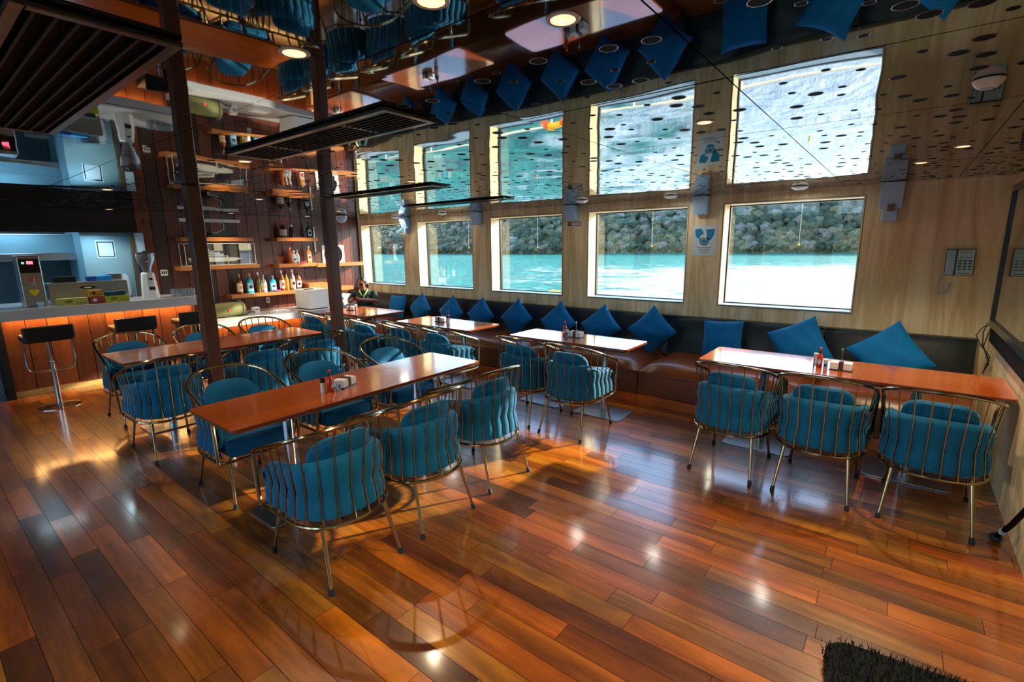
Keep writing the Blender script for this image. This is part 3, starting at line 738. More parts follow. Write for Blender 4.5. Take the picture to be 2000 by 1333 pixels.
# ------------------------------------------------------------------ condiments
m_red_s = mat('hot_sauce', srgb(200, 50, 14), .15, coat=.6); m_grn = mat('green_foil', srgb(12, 70, 40), .35); m_redc = mat('red_cap', srgb(220, 20, 50), .35)
m_paper = mat('white_paper', srgb(238, 242, 246), .8, noise=.03); m_lbl = mat('pale_label', srgb(170, 205, 225), .6, noise=.1); m_blue = mat('blue_print', srgb(10, 60, 150), .5)
m_clear = mat('clear_glass', srgb(215, 225, 230), .05, trans=.85, noise=.02); m_salt = mat('salt', srgb(230, 230, 228), .8)
def bottle(name, label, cat, x, y, z, h, r, glass, cap, lab=None, neck=.32, sq=False, group=None, rot=0, shoulder=.62, nr=.32, liquid=None, mark=None):
    t = thing(name, label, cat, (x, y, z), rot, group)
    n = 18; r2 = r*nr
    prof = [(r*.9, 0), (r, h*.02), (r, h*(shoulder-.06)), (r*.93, h*shoulder), (r*.55, h*(shoulder+.1)), (r2, h*(shoulder+.15)), (r2, h*.9)]
    if sq:
        b = MB(); vs = []; fs = []
        for (q, zz) in prof:
            k = max(0, min(1, (q-r2)/(r-r2+1e-6))); o = rrect(-q, q, -q*(.55+.45*(1-k)), q*(.55+.45*(1-k)), q*(.25+.7*(1-k)), 3); vs += [(a, c, zz) for a, c in o]
        n = len(o)
        for i in range(len(prof)-1): fs += [(i*n+k, i*n+(k+1) % n, (i+1)*n+(k+1) % n, (i+1)*n+k) for k in range(n)]
        fs += [tuple(range(n-1, -1, -1)), tuple((len(prof)-1)*n+k for k in range(n))]
        b.add(vs, fs); b.build('body', glass, t)
    else: MB().lathe(prof, n=n).build('body', glass, t)
    MB().lathe([(r2*1.25, h*.86), (r2*1.3, h*.88), (r2*1.3, h*.985), (r2*.9, h)], n=14).build('cap', cap, t)
    if lab:
        z0, z1 = h*.12, h*(shoulder-.1)
        if sq: lb_ = MB().box(-r*.82, r*.82, -r*.56, r*.56, z0, z1).build('paper_label', lab, t, smooth=False)
        else: lb_ = MB().lathe([(r*1.02, z0), (r*1.02, z1)], n=18).build('paper_label', lab, t)
        if mark:
            MB().box(-r*.45, r*.45, -r*(.60 if sq else 1.04)-.0008, -r*(.60 if sq else 1.04), z0+(z1-z0)*.35, z0+(z1-z0)*.7).build('printed_mark', mark, lb_, smooth=False)
    return t
def condiments(x, y, rot, where, full=True):
    c, s_ = math.cos(rot), math.sin(rot)
    P = lambda u, v: (x+u*c-v*s_, y+u*s_+v*c)
    # napkin caddy
    px, py = P(.07, 0); t = thing('napkin_caddy', 'small black caddy with white napkins and a wire handle, on '+where, 'napkin holder', (px, py, TZ), rot, 'napkin caddies on the tables')
    MB().box(-.075, .075, -.05, .05, 0, .006).build('tray', m_black, t, smooth=False)
    for sx in (-1, 1): MB().box(sx*.042-.028, sx*.042+.028, -.042, .042, .006, .062).build('napkin_stack', m_paper, t, bevel=.004, smooth=False)
    MB().box(-.012, .012, -.045, .045, .006, .07).build('divider', mat('caddy_brown', srgb(90, 50, 40), .5), t, smooth=False)
    MB().tube([(0, 0, .06), (0, 0, .15)], .002, 6).build('handle_rod', m_chrome, t)
    MB().lathe([(.003, .148), (.009, .15), (.009, .155), (.003, .158), (.008, .163), (.008, .167), (.001, .169)], n=12).build('handle_knob', m_chrome, t)
    px, py = P(-.075, .01)
    bt = bottle('hot_sauce_bottle', 'red hot sauce bottle with a red cap and diamond label, on '+where, 'sauce bottle', px, py, TZ, .155, .021, m_red_s, m_redc, None, group='hot sauce bottles on the tables', shoulder=.58, rot=rot)
    dq = MB(); dq.prism([(0, -.027), (.016, 0), (0, .027), (-.016, 0)], 0, .001, lambda u, v, w_: (u, -.0215-w_, v+.045)); dl = dq.build('diamond_label', m_lbl, bt, smooth=False)
    MB().lathe([(.0088, .112), (.0092, .116), (.0092, .133), (.0088, .135)], n=14).build('neck_foil', m_grn, bt)
    px, py = P(-.03, -.02); t = thing('salt_shaker', 'small white salt shaker with a pale blue label, on '+where, 'shaker', (px, py, TZ), rot, 'salt shakers on the tables')
    MB().box(-.015, .015, -.012, .012, 0, .055).build('shaker_body', m_lbl, t, bevel=.003, smooth=False)
    MB().box(-.016, .016, -.013, .013, .055, .075).build('shaker_cap', m_white, t, bevel=.005, smooth=False)
    MB().box(-.009, .009, -.0128, -.012, .015, .04).build('shaker_print', m_blue, t, smooth=False)
    px, py = P(-.105, .045); t = thing('pepper_grinder', 'clear grinder with a grey cap beside the hot sauce, on '+where, 'grinder', (px, py, TZ), rot, 'grinders on the tables')
    MB().lathe([(.016, 0), (.017, .004), (.015, .07)], n=14).build('grinder_jar', m_salt if full else m_clear, t)
    MB().lathe([(.0165, .07), (.0175, .075), (.0165, .1), (.006, .103)], n=14).build('grinder_cap', m_black if full else m_white, t)
condiments(-3.0, 1.83, 1.9, 'the front table')
condiments(-.35, 4.42, 0, 'the right-hand table', False)
condiments(-2.72, 4.45, 0, 'the middle window-side table')
condiments(-4.6, 4.4, PI, 'the second window-side table')
condiments(-6.68, 4.45, PI, 'the seated person\'s table', False)

# ------------------------------------------------------------------ bar counters
t = thing('bar_counter', 'long bar counter with a grey stone top and lit plank front, at the far left', 'bar counter', (-8.1, 1.7, 0))
def lp(b, x0, x1, y0, y1, z0, z1): return b.box(x0+8.1, x1+8.1, y0-1.7, y1-1.7, z0, z1)
MB().prism([(-.8, -1.25), (.35, -1.25), (.35, 1.02), (-.395, 1.02), (-.395, .56), (-.8, .56)], .955, 1.075).build('stone_top', m_counter, t, bevel=.006, smooth=False)
planks(0, .72-1.7, 2.72-1.7, .08, .955, .2, 'plank_front', m_bar, t)
lp(MB(), -8.45, -8.12, .72, 2.72, .0, .08).build('kick_board', mat('pale_kick', srgb(190, 160, 96), .4), t, smooth=False)
lp(MB(), -8.45, -8.06, .66, .72, .0, .955).build('end_panel', m_bulk, t, smooth=False)
m_strip = mat('under_counter_strip', (1, .6, .2, 1), .5, emit=(1, .55, .16, 1), es=10)
lp(MB(), -8.04, -8.02, .75, 2.68, .945, .954).build('light_strip', m_strip, t, smooth=False)
def strip_light(y0, y1, x, z, e):
    li = bpy.data.lights.new('strip_light', 'AREA'); li.shape = 'RECTANGLE'; li.size = .03; li.size_y = y1-y0; li.energy = e; li.color = (1, .50, .14)
    lo = bpy.data.objects.new('strip_light', li); COL.objects.link(lo); lo.location = (x, (y0+y1)/2, z); lo.rotation_euler = (0, 0, 0)
strip_light(.75, 2.68, -8.03, .94, 11)
t2 = thing('side_counter', 'lower counter with a grey edge behind the far chairs, under the bottle shelf', 'counter', (-8.1, 3.9, 0))
def lq(b, x0, x1, y0, y1, z0, z1): return b.box(x0+8.1, x1+8.1, y0-3.9, y1-3.9, z0, z1)
lq(MB(), -8.48, -7.62, 2.74, 4.85, .60, .70).build('stone_top', m_counter, t2, bevel=.006, smooth=False)
o = planks(0, 2.76-3.9, 4.85-3.9, .08, .60, .2, 'plank_front', m_bar, t2)
lq(MB(), -8.46, -8.15, 2.76, 4.85, 0, .08).build('kick_board', MATS['pale_kick'], t2, smooth=False)
lq(MB(), -8.04, -8.02, 2.8, 4.8, .59, .599).build('light_strip', m_strip, t2, smooth=False)
strip_light(2.8, 4.8, -8.03, .585, 10)

# galley behind the bar
t = thing('galley_hood', 'pale blue extractor hood above the galley behind the bar', 'hood', (-9.3, 1.0, 1.6))
MB().box(-.35, .35, -1.2, .72, .10, .34).build('hood_canopy', m_bwall, t, smooth=False)
MB().box(-.38, .37, -1.22, .74, .0, .10).build('hood_rim', m_steel, t, bevel=.01, smooth=False)
MB().box(.30, .355, -1.1, .6, .335, .345).build('hood_edge', m_white, t, smooth=False)
t = thing('galley_cabinet', 'tall blue-grey cabinet behind the bar with a framed notice taped on it', 'cabinet', (-9.0, 1.93, 0))
MB().box(-.4, .42, -.28, .32, 0, 1.99).build('cabinet_body', m_bwall, t, bevel=.01, smooth=False)
nz_ = MB().box(.42, .423, -.13, .08, 1.62, 1.86).build('notice_sheet', m_lbl, t, smooth=False)
b = MB(); b.box(.422, .426, -.115, -.105, 1.64, 1.84); b.box(.422, .426, .055, .065, 1.64, 1.84); b.box(.422, .426, -.115, .065, 1.83, 1.84); b.box(.422, .426, -.115, .065, 1.635, 1.645)
b.build('notice_border', m_blk2, nz_, smooth=False)
t = thing('galley_shelf_unit', 'open shelf unit with jars at the left edge behind the bar', 'shelf unit', (-9.2, .65, 1.08))
for z in (0, .2, .4, .56): MB().box(-.2, .2, -.35, .16, z, z+.02).build('shelf_board', m_spk, t, smooth=False)
for y in (-.35, -.1, .15): MB().box(-.2, .2, y, y+.02, 0, .58).build('upright', m_spk, t, smooth=False)
for i, (y, z) in enumerate(((.45, 1.3), (.55, 1.3), (.7, 1.3), (.62, 1.5), (.48, 1.5))):
    o = MB().lathe([(.04, 0), (.042, .1), (.03, .11), (.03, .13)], n=12).build('storage_jar', m_clear if i % 2 else mat('dark_jar', srgb(20, 60, 70), .2), loc=(-9.1, y, z)); tag(o, 'storage jar on the galley shelf unit at the left edge', 'jar', 'storage jars on the galley shelf')
li = bpy.data.lights.new('galley_lamp', 'AREA'); li.size = .5; li.energy = 4; li.color = (.55, .85, 1); lo = bpy.data.objects.new('galley_lamp', li); COL.objects.link(lo); lo.location = (-8.8, 1.0, 2.12)
lo.rotation_euler = (0, 0, 0)
li = bpy.data.lights.new('galley_lamp', 'AREA'); li.size = .3; li.energy = 3; li.color = (.6, .88, 1); lo = bpy.data.objects.new('galley_lamp', li); COL.objects.link(lo); lo.location = (-8.3, 1.75, 1.93)
t = thing('ceiling_lamp_tube', 'slim galley strip lamp above the bar', 'strip lamp', (-8.8, 1.0, 2.14))
MB().box(-.25, .25, -.25, .25, 0, .02).build('diffuser', mat('cool_glow', W1, .4, emit=(.6, .88, 1, 1), es=3), t, smooth=False)

BZ = 1.075
# coffee/water machine
t = thing('drink_dispenser', 'steel drink dispenser with a red display and a yellow heart sticker, on the bar', 'drink dispenser', (-8.1, 1.04, BZ))
MB().box(-.16, .1, -.1, .1, 0, .60).build('housing', m_steel, t, bevel=.01, smooth=False)
dp = MB().box(.1, .106, -.085, .085, .40, .56).build('display_panel', m_black, t, smooth=False)
MB().box(.106, .108, -.02, .035, .50, .535).build('red_readout', mat('red_led', (1, .1, .1, 1), .4, emit=(1, .08, .12, 1), es=3), dp, smooth=False)
MB().box(.106, .108, -.062, -.04, .505, .525).build('green_led', mat('green_led', (.1, 1, .3, 1), .4, emit=(.1, 1, .35, 1), es=2), dp, smooth=False)
b = MB(); b.tube([(.1, 0, .3), (.15, 0, .3), (.16, 0, .25)], .012, 8); b.build('tap', m_chrome, t)
MB().tube([(.13, 0, .3), (.13, 0, .345)], .02, 8).build('tap_handle', m_redc, t)
hp = [(0, -.045), (.04, 0), (.045, .025), (.028, .04), (0, .035), (-.028, .04), (-.045, .025), (-.04, 0)]
MB().prism(hp, 0, .002, lambda u, v, w_: (.1+w_, u, v+.17)).build('heart_sticker', mat('yellow_sticker', srgb(230, 205, 30), .5), t, smooth=False)
t = thing('coffee_cup', 'small pale cup standing in front of the steel drink dispenser', 'cup', (-7.9, 1.06, BZ))
MB().lathe([(.02, 0), (.024, .005), (.036, .06), (.034, .06), (.022, .008), (.001, .008)], n=18).build('cup_bowl', m_lbl, t)
MB().tube([(0, .034, .045), (0, .055, .04), (0, .05, .02), (0, .028, .018)], .004, 6).build('cup_handle', m_lbl, t)
# display case of steel
t = thing('steel_display_case', 'low brushed steel display case with rounded corner, between the dispenser and the grinder', 'display case', (-8.22, 1.58, BZ))
MB().prism(rrect(-.40, .38, 0, .26, .02), -.14, .14, lambda u, v, w_: (w_, u, v)).build('steel_panel', m_steel, t, smooth=False)
MB().prism([(-.09, 0), (-.04, .022), (.04, .022), (.09, 0), (.03, -.018), (-.03, -.018)], 0, .002, lambda u, v, w_: (.14+w_, u-.12+.09, v+.19)).build('script_badge', m_blk2, t, smooth=False)
MB().prism([(-.05, 0), (-.02, .01), (.02, .01), (.05, 0), (.015, -.009), (-.015, -.009)], 0, .001, lambda u, v, w_: (.142+w_, u-.12+.09, v+.19)).build('badge_lettering', m_white, t, smooth=False)
for (y, dy, h_, m, nm, lb) in ((1.36, .11, .07, m_black, 'dark_basket', 'dark basket of packets on the steel display case'), (1.62, .04, .06, m_blue, 'blue_carton', 'small blue carton on top of the steel display case'), (1.75, .08, .06, mat('sky_box', srgb(0, 130, 200), .5), 'blue_carton', 'wider blue carton on top of the steel display case')):
    o = MB().box(-.06, .06, -dy, dy, 0, h_).build(nm, m, loc=(-8.25, y, BZ+.261), bevel=.004, smooth=False); tag(o, lb, 'box')
t = thing('bread_toaster', 'chrome toaster with a shiny rounded top behind the steel display case', 'toaster', (-8.52, 1.93, BZ))
MB().prism(rrect(-.15, .15, 0, .33, .07), -.09, .09, lambda u, v, w_: (w_, u, v)).build('toaster_body', m_chrome, t)
# tea boxes
def carton(x, y, z, dx, dy, dz, m, name, label, m2=None):
    t = thing(name, label, 'box', (x, y, z))
    MB().box(-dx, dx, -dy, dy, 0, dz).build('carton_body', m, t, bevel=.003, smooth=False)
    if m2: 
        q = MB(); n = 14; q.prism([(math.cos(2*PI*k/n)*dy*.3-dy*.3, math.sin(2*PI*k/n)*dz*.22) for k in range(n)], 0, .001, lambda u, v, w_: (dx+w_, u, v+dz*.55)); q.build('printed_oval', m2, t, smooth=False)
        for k in range(4): MB().box(dx, dx+.001, dy*.2+k*dy*.18, dy*.2+k*dy*.18+dy*.08, dz*.2, dz*.34).build('printed_mark', m_blk2, t, smooth=False)
m_tea = mat('tea_yellow', srgb(188, 182, 96), .6); m_olive = mat('olive_print', srgb(120, 120, 20), .6)
carton(-7.86, 1.34, BZ, .05, .14, .085, m_tea, 'tea_carton', 'long pale yellow tea carton on the bar, leftmost', m_olive)
carton(-7.86, 1.565, BZ, .05, .072, .085, mat('pink_box', srgb(170, 60, 70), .6), 'tea_carton', 'small pink tea carton between the two yellow ones', m_white)
carton(-7.86, 1.565, BZ+.086, .045, .062, .08, mat('amber_box', srgb(200, 140, 30), .6), 'tea_carton', 'amber tea box stacked on the pink carton', mat('brown_print', srgb(80, 30, 10), .6))
carton(-7.86, 1.77, BZ, .05, .125, .085, mat('lime_box', srgb(176, 178, 50), .6), 'tea_carton', 'yellow-green tea carton beside the grinder side of the bar', m_olive)
carton(-7.86, 1.76, BZ+.086, .045, .1, .05, mat('navy_box', srgb(14, 60, 80), .5), 'tea_carton', 'dark blue box lying on the yellow-green carton', m_blue)
# grinder
t = thing('coffee_grinder', 'white coffee grinder with a clear round hopper on the bar', 'coffee grinder', (-8.0, 2.18, BZ))
b = MB(); o8 = lambda r: [(r*math.cos(2*PI*(k+.5)/8), r*.9*math.sin(2*PI*(k+.5)/8)) for k in range(8)]
vs = [(x, y, 0) for x, y in o8(.115)]+[(x, y, .012) for x, y in o8(.115)]+[(x, y, .33) for x, y in o8(.085)]+[(x, y, .35) for x, y in o8(.07)]
fs = [(i*8+k, i*8+(k+1) % 8, (i+1)*8+(k+1) % 8, (i+1)*8+k) for i in range(3) for k in range(8)]+[tuple(range(7, -1, -1)), tuple(range(24, 32))]
b.add(vs, fs).build('grinder_body', m_white, t, bevel=.004, smooth=False)
MB().lathe([(.045, .35), (.05, .40), (.095, .50), (.105, .56), (.1, .60)], n=24).build('bean_hopper', m_clear, t)
MB().lathe([(.105, .6), (.105, .612), (.02, .622), (.02, .635), (.001, .636)], n=24).build('hopper_lid', m_black, t)
MB().box(.07, .13, -.03, .03, .12, .16).build('dosing_spout', m_black, t, bevel=.004, smooth=False)
MB().box(.091, .095, -.015, .02, .25, .275).build('maker_badge', m_blk2, t, smooth=False)
# tumblers
for i in range(8):
    g = i < 2
    x, y = (-7.98-.09*(i % 2), 2.47) if g else (-7.95-.09*(i % 2), 2.56+.055*((i-2)//2))
    z = BZ+.001
    o = MB().lathe([(.026, .0), (.03, .004), (.034, .1), (.031, .1), (.026, .008), (.001, .008)], n=14).build('drinking_glass', m_clear, loc=(x, y, z)); tag(o, 'clear tumbler standing on the right end of the bar by the first post', 'glass', 'tumblers on the bar')
# wall socket
t = thing('wall_socket', 'white wall socket plate on the planks right of the coffee grinder', 'socket', (XL, 2.52, 1.39))
MB().box(0, .01, -.045, .045, -.045, .045).build('socket_plate', m_white, t, bevel=.004, smooth=False)
for y in (-.025, 0, .025): MB().box(.01, .013, y-.007, y+.007, -.02, .025).build('socket_switch', m_black, t, smooth=False)
t = thing('wall_dispenser', 'narrow white dispenser mounted at the edge of the galley opening', 'dispenser', (XL, 2.27, 1.68))
MB().box(0, .06, -.06, .05, 0, .28).build('dispenser_case', m_spk, t, bevel=.006, smooth=False)
MB().box(0, .07, -.11, -.06, -.6, .29).build('side_jamb', mat('grey_jamb', srgb(70, 66, 58), .5), t, smooth=False)

# ------------------------------------------------------------------ shelves on the bar wall
def shelf(y0, y1, z, th, label, d=.24):
    o = MB().box(0, d, 0, y1-y0, -th, 0).build('wall_shelf', m_shelf, loc=(XL, y0, z), bevel=.003, smooth=False); tag(o, label, 'shelf')
shelf(3.32, 4.56, 1.0, .055, 'lowest wooden shelf, carrying the row of eight bottles')
shelf(4.12, 4.80, 1.46, .06, 'small middle shelf with whisky bottles, left of the second post')
shelf(4.13, 4.87, 1.90, .06, 'upper right wooden shelf with three dark bottles')
shelf(2.66, 3.8, 1.475, .06, 'wooden shelf carrying the model ship case')
shelf(2.72, 3.75, 1.90, .06, 'top left wooden shelf with the router')
shelf(4.82, 5.79, 1.445, .065, 'shelf right of the second post, reaching the window wall')
shelf(5.0, 5.53, 1.0, .07, 'low shelf right of the second post, behind the seated person')
shelf(4.62, 5.0, 1.10, .12, 'short pale box shelf just left of the second post')

G = {'amber': mat('amber_liquor', srgb(140, 72, 28), .08, coat=.7), 'blue': mat('blue_gin', srgb(20, 150, 190), .08, coat=.7), 'clear': mat('clear_spirit', srgb(170, 180, 180), .06, coat=.7),
     'dark': mat('dark_liquor', srgb(24, 12, 10), .1, coat=.7), 'gold': mat('gold_liquor', srgb(200, 140, 40), .08, coat=.7), 'olive': mat('olive_liquor', srgb(110, 100, 40), .08, coat=.7)}
C = {'white': m_white, 'black': m_black, 'red': m_redc, 'orange': mat('copper_cap', srgb(220, 140, 100), .3), 'silver': m_steel}
cream = mat('cream_label', srgb(236, 226, 206), .6)
B = [(3.50, 1.0, .33, .042, 'amber', 'orange', cream, 'rum bottle with a cream label, first on the left of the lowest shelf', 0, C['orange']),
     (3.66, 1.0, .33, .052, 'blue', 'orange', m_lbl, 'square blue gin bottle, second on the lowest shelf', 1, m_blue),
     (3.80, 1.0, .34, .034, 'olive', 'white', None, 'tall dark green bottle with a white capsule, third on the lowest shelf', 0, None),
     (3.88, 1.0, .30, .050, 'clear', 'silver', m_white, 'white coconut rum bottle with a small emblem, fourth on the lowest shelf', 0, C['orange']),
     (4.04, 1.0, .28, .050, 'blue', 'silver', m_lbl, 'shorter blue gin bottle in the middle of the lowest shelf', 1, m_blue),
     (4.20, 1.0, .35, .040, 'amber', 'white', cream, 'amber spirit bottle with a long white neck on the lowest shelf', 0, m_redc),
     (4.28, 1.0, .32, .036, 'gold', 'black', None, 'plain golden bottle between two labelled bottles on the lowest shelf', 0, None),
     (4.39, 1.0, .36, .042, 'clear', 'white', m_paper, 'tall clear vodka bottle on the lowest shelf', 0, m_blk2),
     (4.50, 1.0, .30, .046, 'amber', 'black', m_paper, 'square bourbon bottle at the right end of the lowest shelf', 1, m_blk2),
     (4.31, 1.90, .265, .055, 'dark', 'red', cream, 'squat dark bottle with a red capsule on the upper right shelf', 0, None),
     (4.46, 1.90, .22, .046, 'dark', 'silver', None, 'round black bottle in the middle of the upper right shelf', 0, None),
     (4.78, 1.90, .265, .044, 'dark', 'black', m_spk, 'square black whiskey bottle at the right of the upper shelf', 1, m_blk2),
     (4.39, 1.46, .28, .044, 'amber', 'orange', None, 'amber bottle at the left of the small middle shelf', 0, None),
     (4.46, 1.46, .22, .036, 'clear', 'white', m_lbl, 'small clear bottle with a pale label on the middle shelf', 0, m_blue),
     (4.52, 1.46, .24, .036, 'clear', 'silver', m_lbl, 'slim clear bottle, third on the small middle shelf', 0, None),
     (4.74, 1.46, .30, .042, 'gold', 'white', m_white, 'tall square whisky bottle with a slanted red and white label on the middle shelf', 1, m_redc)]
for (y, z, h, r, g, c, lab, lb, sq, mk) in B:
    bottle('liquor_bottle', lb, 'bottle', XL+.12, y, z, h, r, G[g], C[c], lab, sq=bool(sq), group='liquor bottles on the bar wall', rot=PI/2, mark=mk)
m_pink = mat('pink_petals', srgb(235, 90, 200), .6); m_prp = mat('purple_petals', srgb(70, 70, 190), .6)
for (y, z, m, lb) in ((4.09, 1.0, m_pink, 'pink artificial flower lying on the lowest shelf'), (4.60, 1.46, m_pink, 'pink flower lying on the small middle shelf'), (4.56, 1.90, m_prp, 'purple flower beside the round black bottle')):
    b = MB()
    for k in range(6): a = k*PI/3; b.ball((.025*math.cos(a), .035*math.sin(a), .014), (.018, .022, .01), 8, 5)
    b.ball((0, 0, .018), .012, 8, 5); o = b.build('artificial_flower', m, loc=(XL+.17, y, z)); tag(o, lb, 'flower')
# model ship in its case
t = thing('model_ship_case', 'white model ship in a clear display case on the left shelf', 'model ship', (XL+.12, 3.25, 1.476))
b = MB(); fr = .004
for y in (-.5, .5):
    for x in (-.1, .11): b.box(x-fr, x+fr, y-fr, y+fr, 0, .33)
for z in (.005, .33):
    for x in (-.1, .11): b.box(x-fr, x+fr, -.5, .5, z-fr, z+fr)
    for y in (-.5, .5): b.box(-.1, .11, y-fr, y+fr, z-fr, z+fr)
b.build('case_frame', m_white, t, smooth=False)
MB().box(.112, .114, -.5, .5, .01, .325).build('case_pane', m_glass, t, smooth=False)
hl = MB().prism([(-.42, .10), (-.40, .055), (.20, .055), (.34, .10), (.2, .115), (-.42, .12)], -.035, .035, lambda u, v, w_: (w_, u, v)).build('ship_hull', m_white, t, smooth=False)
for i, (a, c_, z0, z1) in enumerate(((-.38, .12, .122, .145), (-.36, .06, .150, .172), (-.32, 0, .177, .198), (-.26, -.08, .202, .222), (-.2, -.14, .225, .25))):
    dk = MB().box(-.03, .03, a, c_, z0, z1).build('ship_deck', m_white, t, smooth=False)
    MB().box(.03, .031, a+.02, c_-.02, z0+.006, z1-.006).build('deck_windows', m_black, dk, smooth=False)
for y in (-.2, .12): MB().box(-.02, .02, y-.01, y+.01, 0, .056).build('ship_stand', m_white, t, smooth=False)
t = thing('network_router', 'flat black router with a white cable on the top left shelf', 'router', (XL+.12, 3.3, 1.90))
MB().box(-.09, .09, -.2, .22, .0, .035).build('router_case', m_black, t, bevel=.006, smooth=False)
MB().box(-.05, .05, -.1, .1, .035, .07).build('adapter', mat('grey_adapter', srgb(110, 120, 126), .5), t, bevel=.006, smooth=False)
MB().tube([(.09, -.14, .06), (.1, -.05, .08), (.09, .03, .12), (.05, .05, .2), (-.08, .05, .23)], .006, 6).build('white_cable', m_white, t)
t = thing('white_conduit', 'white plastic cable trunking on the planks above the router', 'cable trunking', (XL, 3.0, 2.13))
MB().box(0, .05, -.2, .65, 0, .05).build('trunking', m_white, t, smooth=False)
t = thing('round_wall_sign', 'round black and white wall sign on a square plate, partly behind the second post', 'sign', (XL, 5.3, 1.6))
MB().box(0, .012, -.23, .23, -.17, .17).build('sign_plate', m_white, t, smooth=False)
MB().lathe([(.185, 0), (.185, .006), (.001, .0065)], n=28, R=Euler((0, PI/2, 0)).to_matrix()).build('sign_disc', m_blk2, t, loc=(.013, 0, 0))
t = thing('hanging_bottle_holder', 'white wall clip holding a thin rod, left of the second post', 'holder', (XL, 4.93, 1.55))
MB().box(0, .03, -.012, .012, .1, .55).build('rod', m_white, t, smooth=False)
# counter 2 objects
t = thing('portable_boombox', 'olive green cylindrical boombox speaker with a carry handle, beside the first post', 'speaker', (-8.0, 3.12, .70))
cyl = []
for (x_, r) in ((-.25, .03), (-.245, .085), (-.225, .1), (-.2, .105), (0, .11), (.2, .105), (.225, .1), (.245, .085), (.25, .03)): cyl.append((r, x_))
Ry = Euler((PI/2, 0, 0)).to_matrix()
MB().lathe(cyl, n=24, R=Ry).build('speaker_barrel', mat('olive_mesh', srgb(120, 122, 72), .7, bump=.3, bscale=300), t, loc=(0, 0, .112))
for s in (-1, 1): MB().lathe([(.106, -.014), (.112, 0), (.106, .014)], n=24, R=Ry).build('end_ring', m_tan, t, loc=(0, s*.205, .112))
MB().tube([(0, -.22, .16), (0, -.2, .225), (0, -.1, .25), (0, .1, .25), (0, .2, .225), (0, .22, .16)], .012, 8).build('carry_handle', m_black, t)
bd = MB().box(.108, .113, -.03, .03, .09, .125).build('badge', m_redc, t, bevel=.003, smooth=False)
text_part('badge_letters', 'JBL', .024, m_white, bd, (.1135, 0, .107), FACE_X)
t = thing('desk_clock', 'small white cube clock standing on the low counter', 'clock', (-8.05, 3.56, .70))
MB().box(-.04, .04, -.05, .05, 0, .105).build('clock_case', m_white, t, bevel=.006, smooth=False)
MB().box(.04, .042, -.02, .03, .06, .075).build('clock_display', m_black, t, smooth=False)
t = thing('paper_tray', 'flat white tray of papers on the low counter', 'tray', (-7.95, 3.9, .70))
MB().box(-.1, .1, -.13, .13, 0, .012).build('tray_base', m_white, t, smooth=False); MB().box(-.09, .09, -.11, .11, .012, .03).build('papers', m_paper, t, smooth=False)
t = thing('wall_socket', 'white double switch plate on the planks above the low counter', 'socket', (XL, 3.98, .85))
MB().box(0, .012, -.03, .03, -.05, .05).build('socket_plate', m_white, t, smooth=False); MB().box(.012, .015, -.008, .008, -.02, .02).build('socket_switch', m_black, t, smooth=False)
b = MB()
for k in range(3): b.tube([(.0, -.1+.02*k, .006), (.05, -.02, .04+.01*k), (.02, .06, .05-.01*k), (-.03, .1, .006)], .004, 6)
o = b.build('coiled_cable', m_black, loc=(-8.0, 3.45, .70)); tag(o, 'black cable loop lying beside the white cube clock', 'cable')
t = thing('ice_maker', 'white cube-shaped ice maker on the low counter left of the second post', 'appliance', (-7.95, 4.48, .70))
MB().box(-.2, .22, -.19, .19, .012, .33).build('cabinet', m_white, t, bevel=.008, smooth=False)
MB().box(-.18, .2, -.17, .17, 0, .012).build('base', m_blk2, t, smooth=False)
o = MB().box(-.03, .03, -.08, .08, 0, .01).build('tablet_remote', m_black, loc=(-7.9, 4.4, 1.031)); tag(o, 'thin black remote lying on the white ice maker', 'remote')
t = thing('white_cooler', 'white speckled cooler box behind the seated person', 'cooler', (-8.15, 5.12, 0))
MB().box(-.25, .2, -.28, .28, 0, .86).build('cooler_body', m_white, t, bevel=.01, smooth=False)
t = thing('small_faucet_pump', 'small pump bottle on the end of the low counter beside the ice maker', 'pump bottle', (-7.75, 4.77, .70))
MB().lathe([(.022, 0), (.024, .01), (.024, .07), (.008, .085), (.008, .1)], n=12).build('pump_body', m_chrome, t)
MB().tube([(0, 0, .1), (0, 0, .115), (.03, 0, .112)], .004, 6).build('pump_spout', m_chrome, t)

# bar stools
def stool(y, label, x=-7.32):
    t = thing('bar_stool', label, 'bar stool', (x, y, 0), 0, 'bar stools at the bar')
    MB().lathe([(.19, 0), (.19, .006), (.15, .014), (.035, .022), (.03, .03)], n=32).build('base_disc', m_chrome, t)
    MB().lathe([(.024, .02), (.024, .5), (.030, .5), (.030, .52), (.018, .52), (.018, .76)], n=18).build('column', m_chrome, t)
    MB().prism(rrect(-.18, .18, -.21, .21, .05), .76, .83).build('seat', m_black, t, bevel=.012, smooth=False)
    MB().prism(rrect(.14, .19, -.21, .21, .02), .78, .93).build('low_back', m_black, t, bevel=.012, smooth=False)
    MB().tube([(.0, -.2, .77), (.0, -.2, .5), (.0, -.19, .44), (.0, -.15, .42), (.0, .15, .42), (.0, .19, .44), (.0, .2, .5), (.0, .2, .77)], .011, 8).build('footrest', m_chrome, t)
    return t
stool(.98, 'nearest black bar stool, at the left edge of the room'); stool(1.76, 'middle black bar stool, behind the first table\'s end chair'); stool(2.42, 'farthest black bar stool, half hidden by the first post')

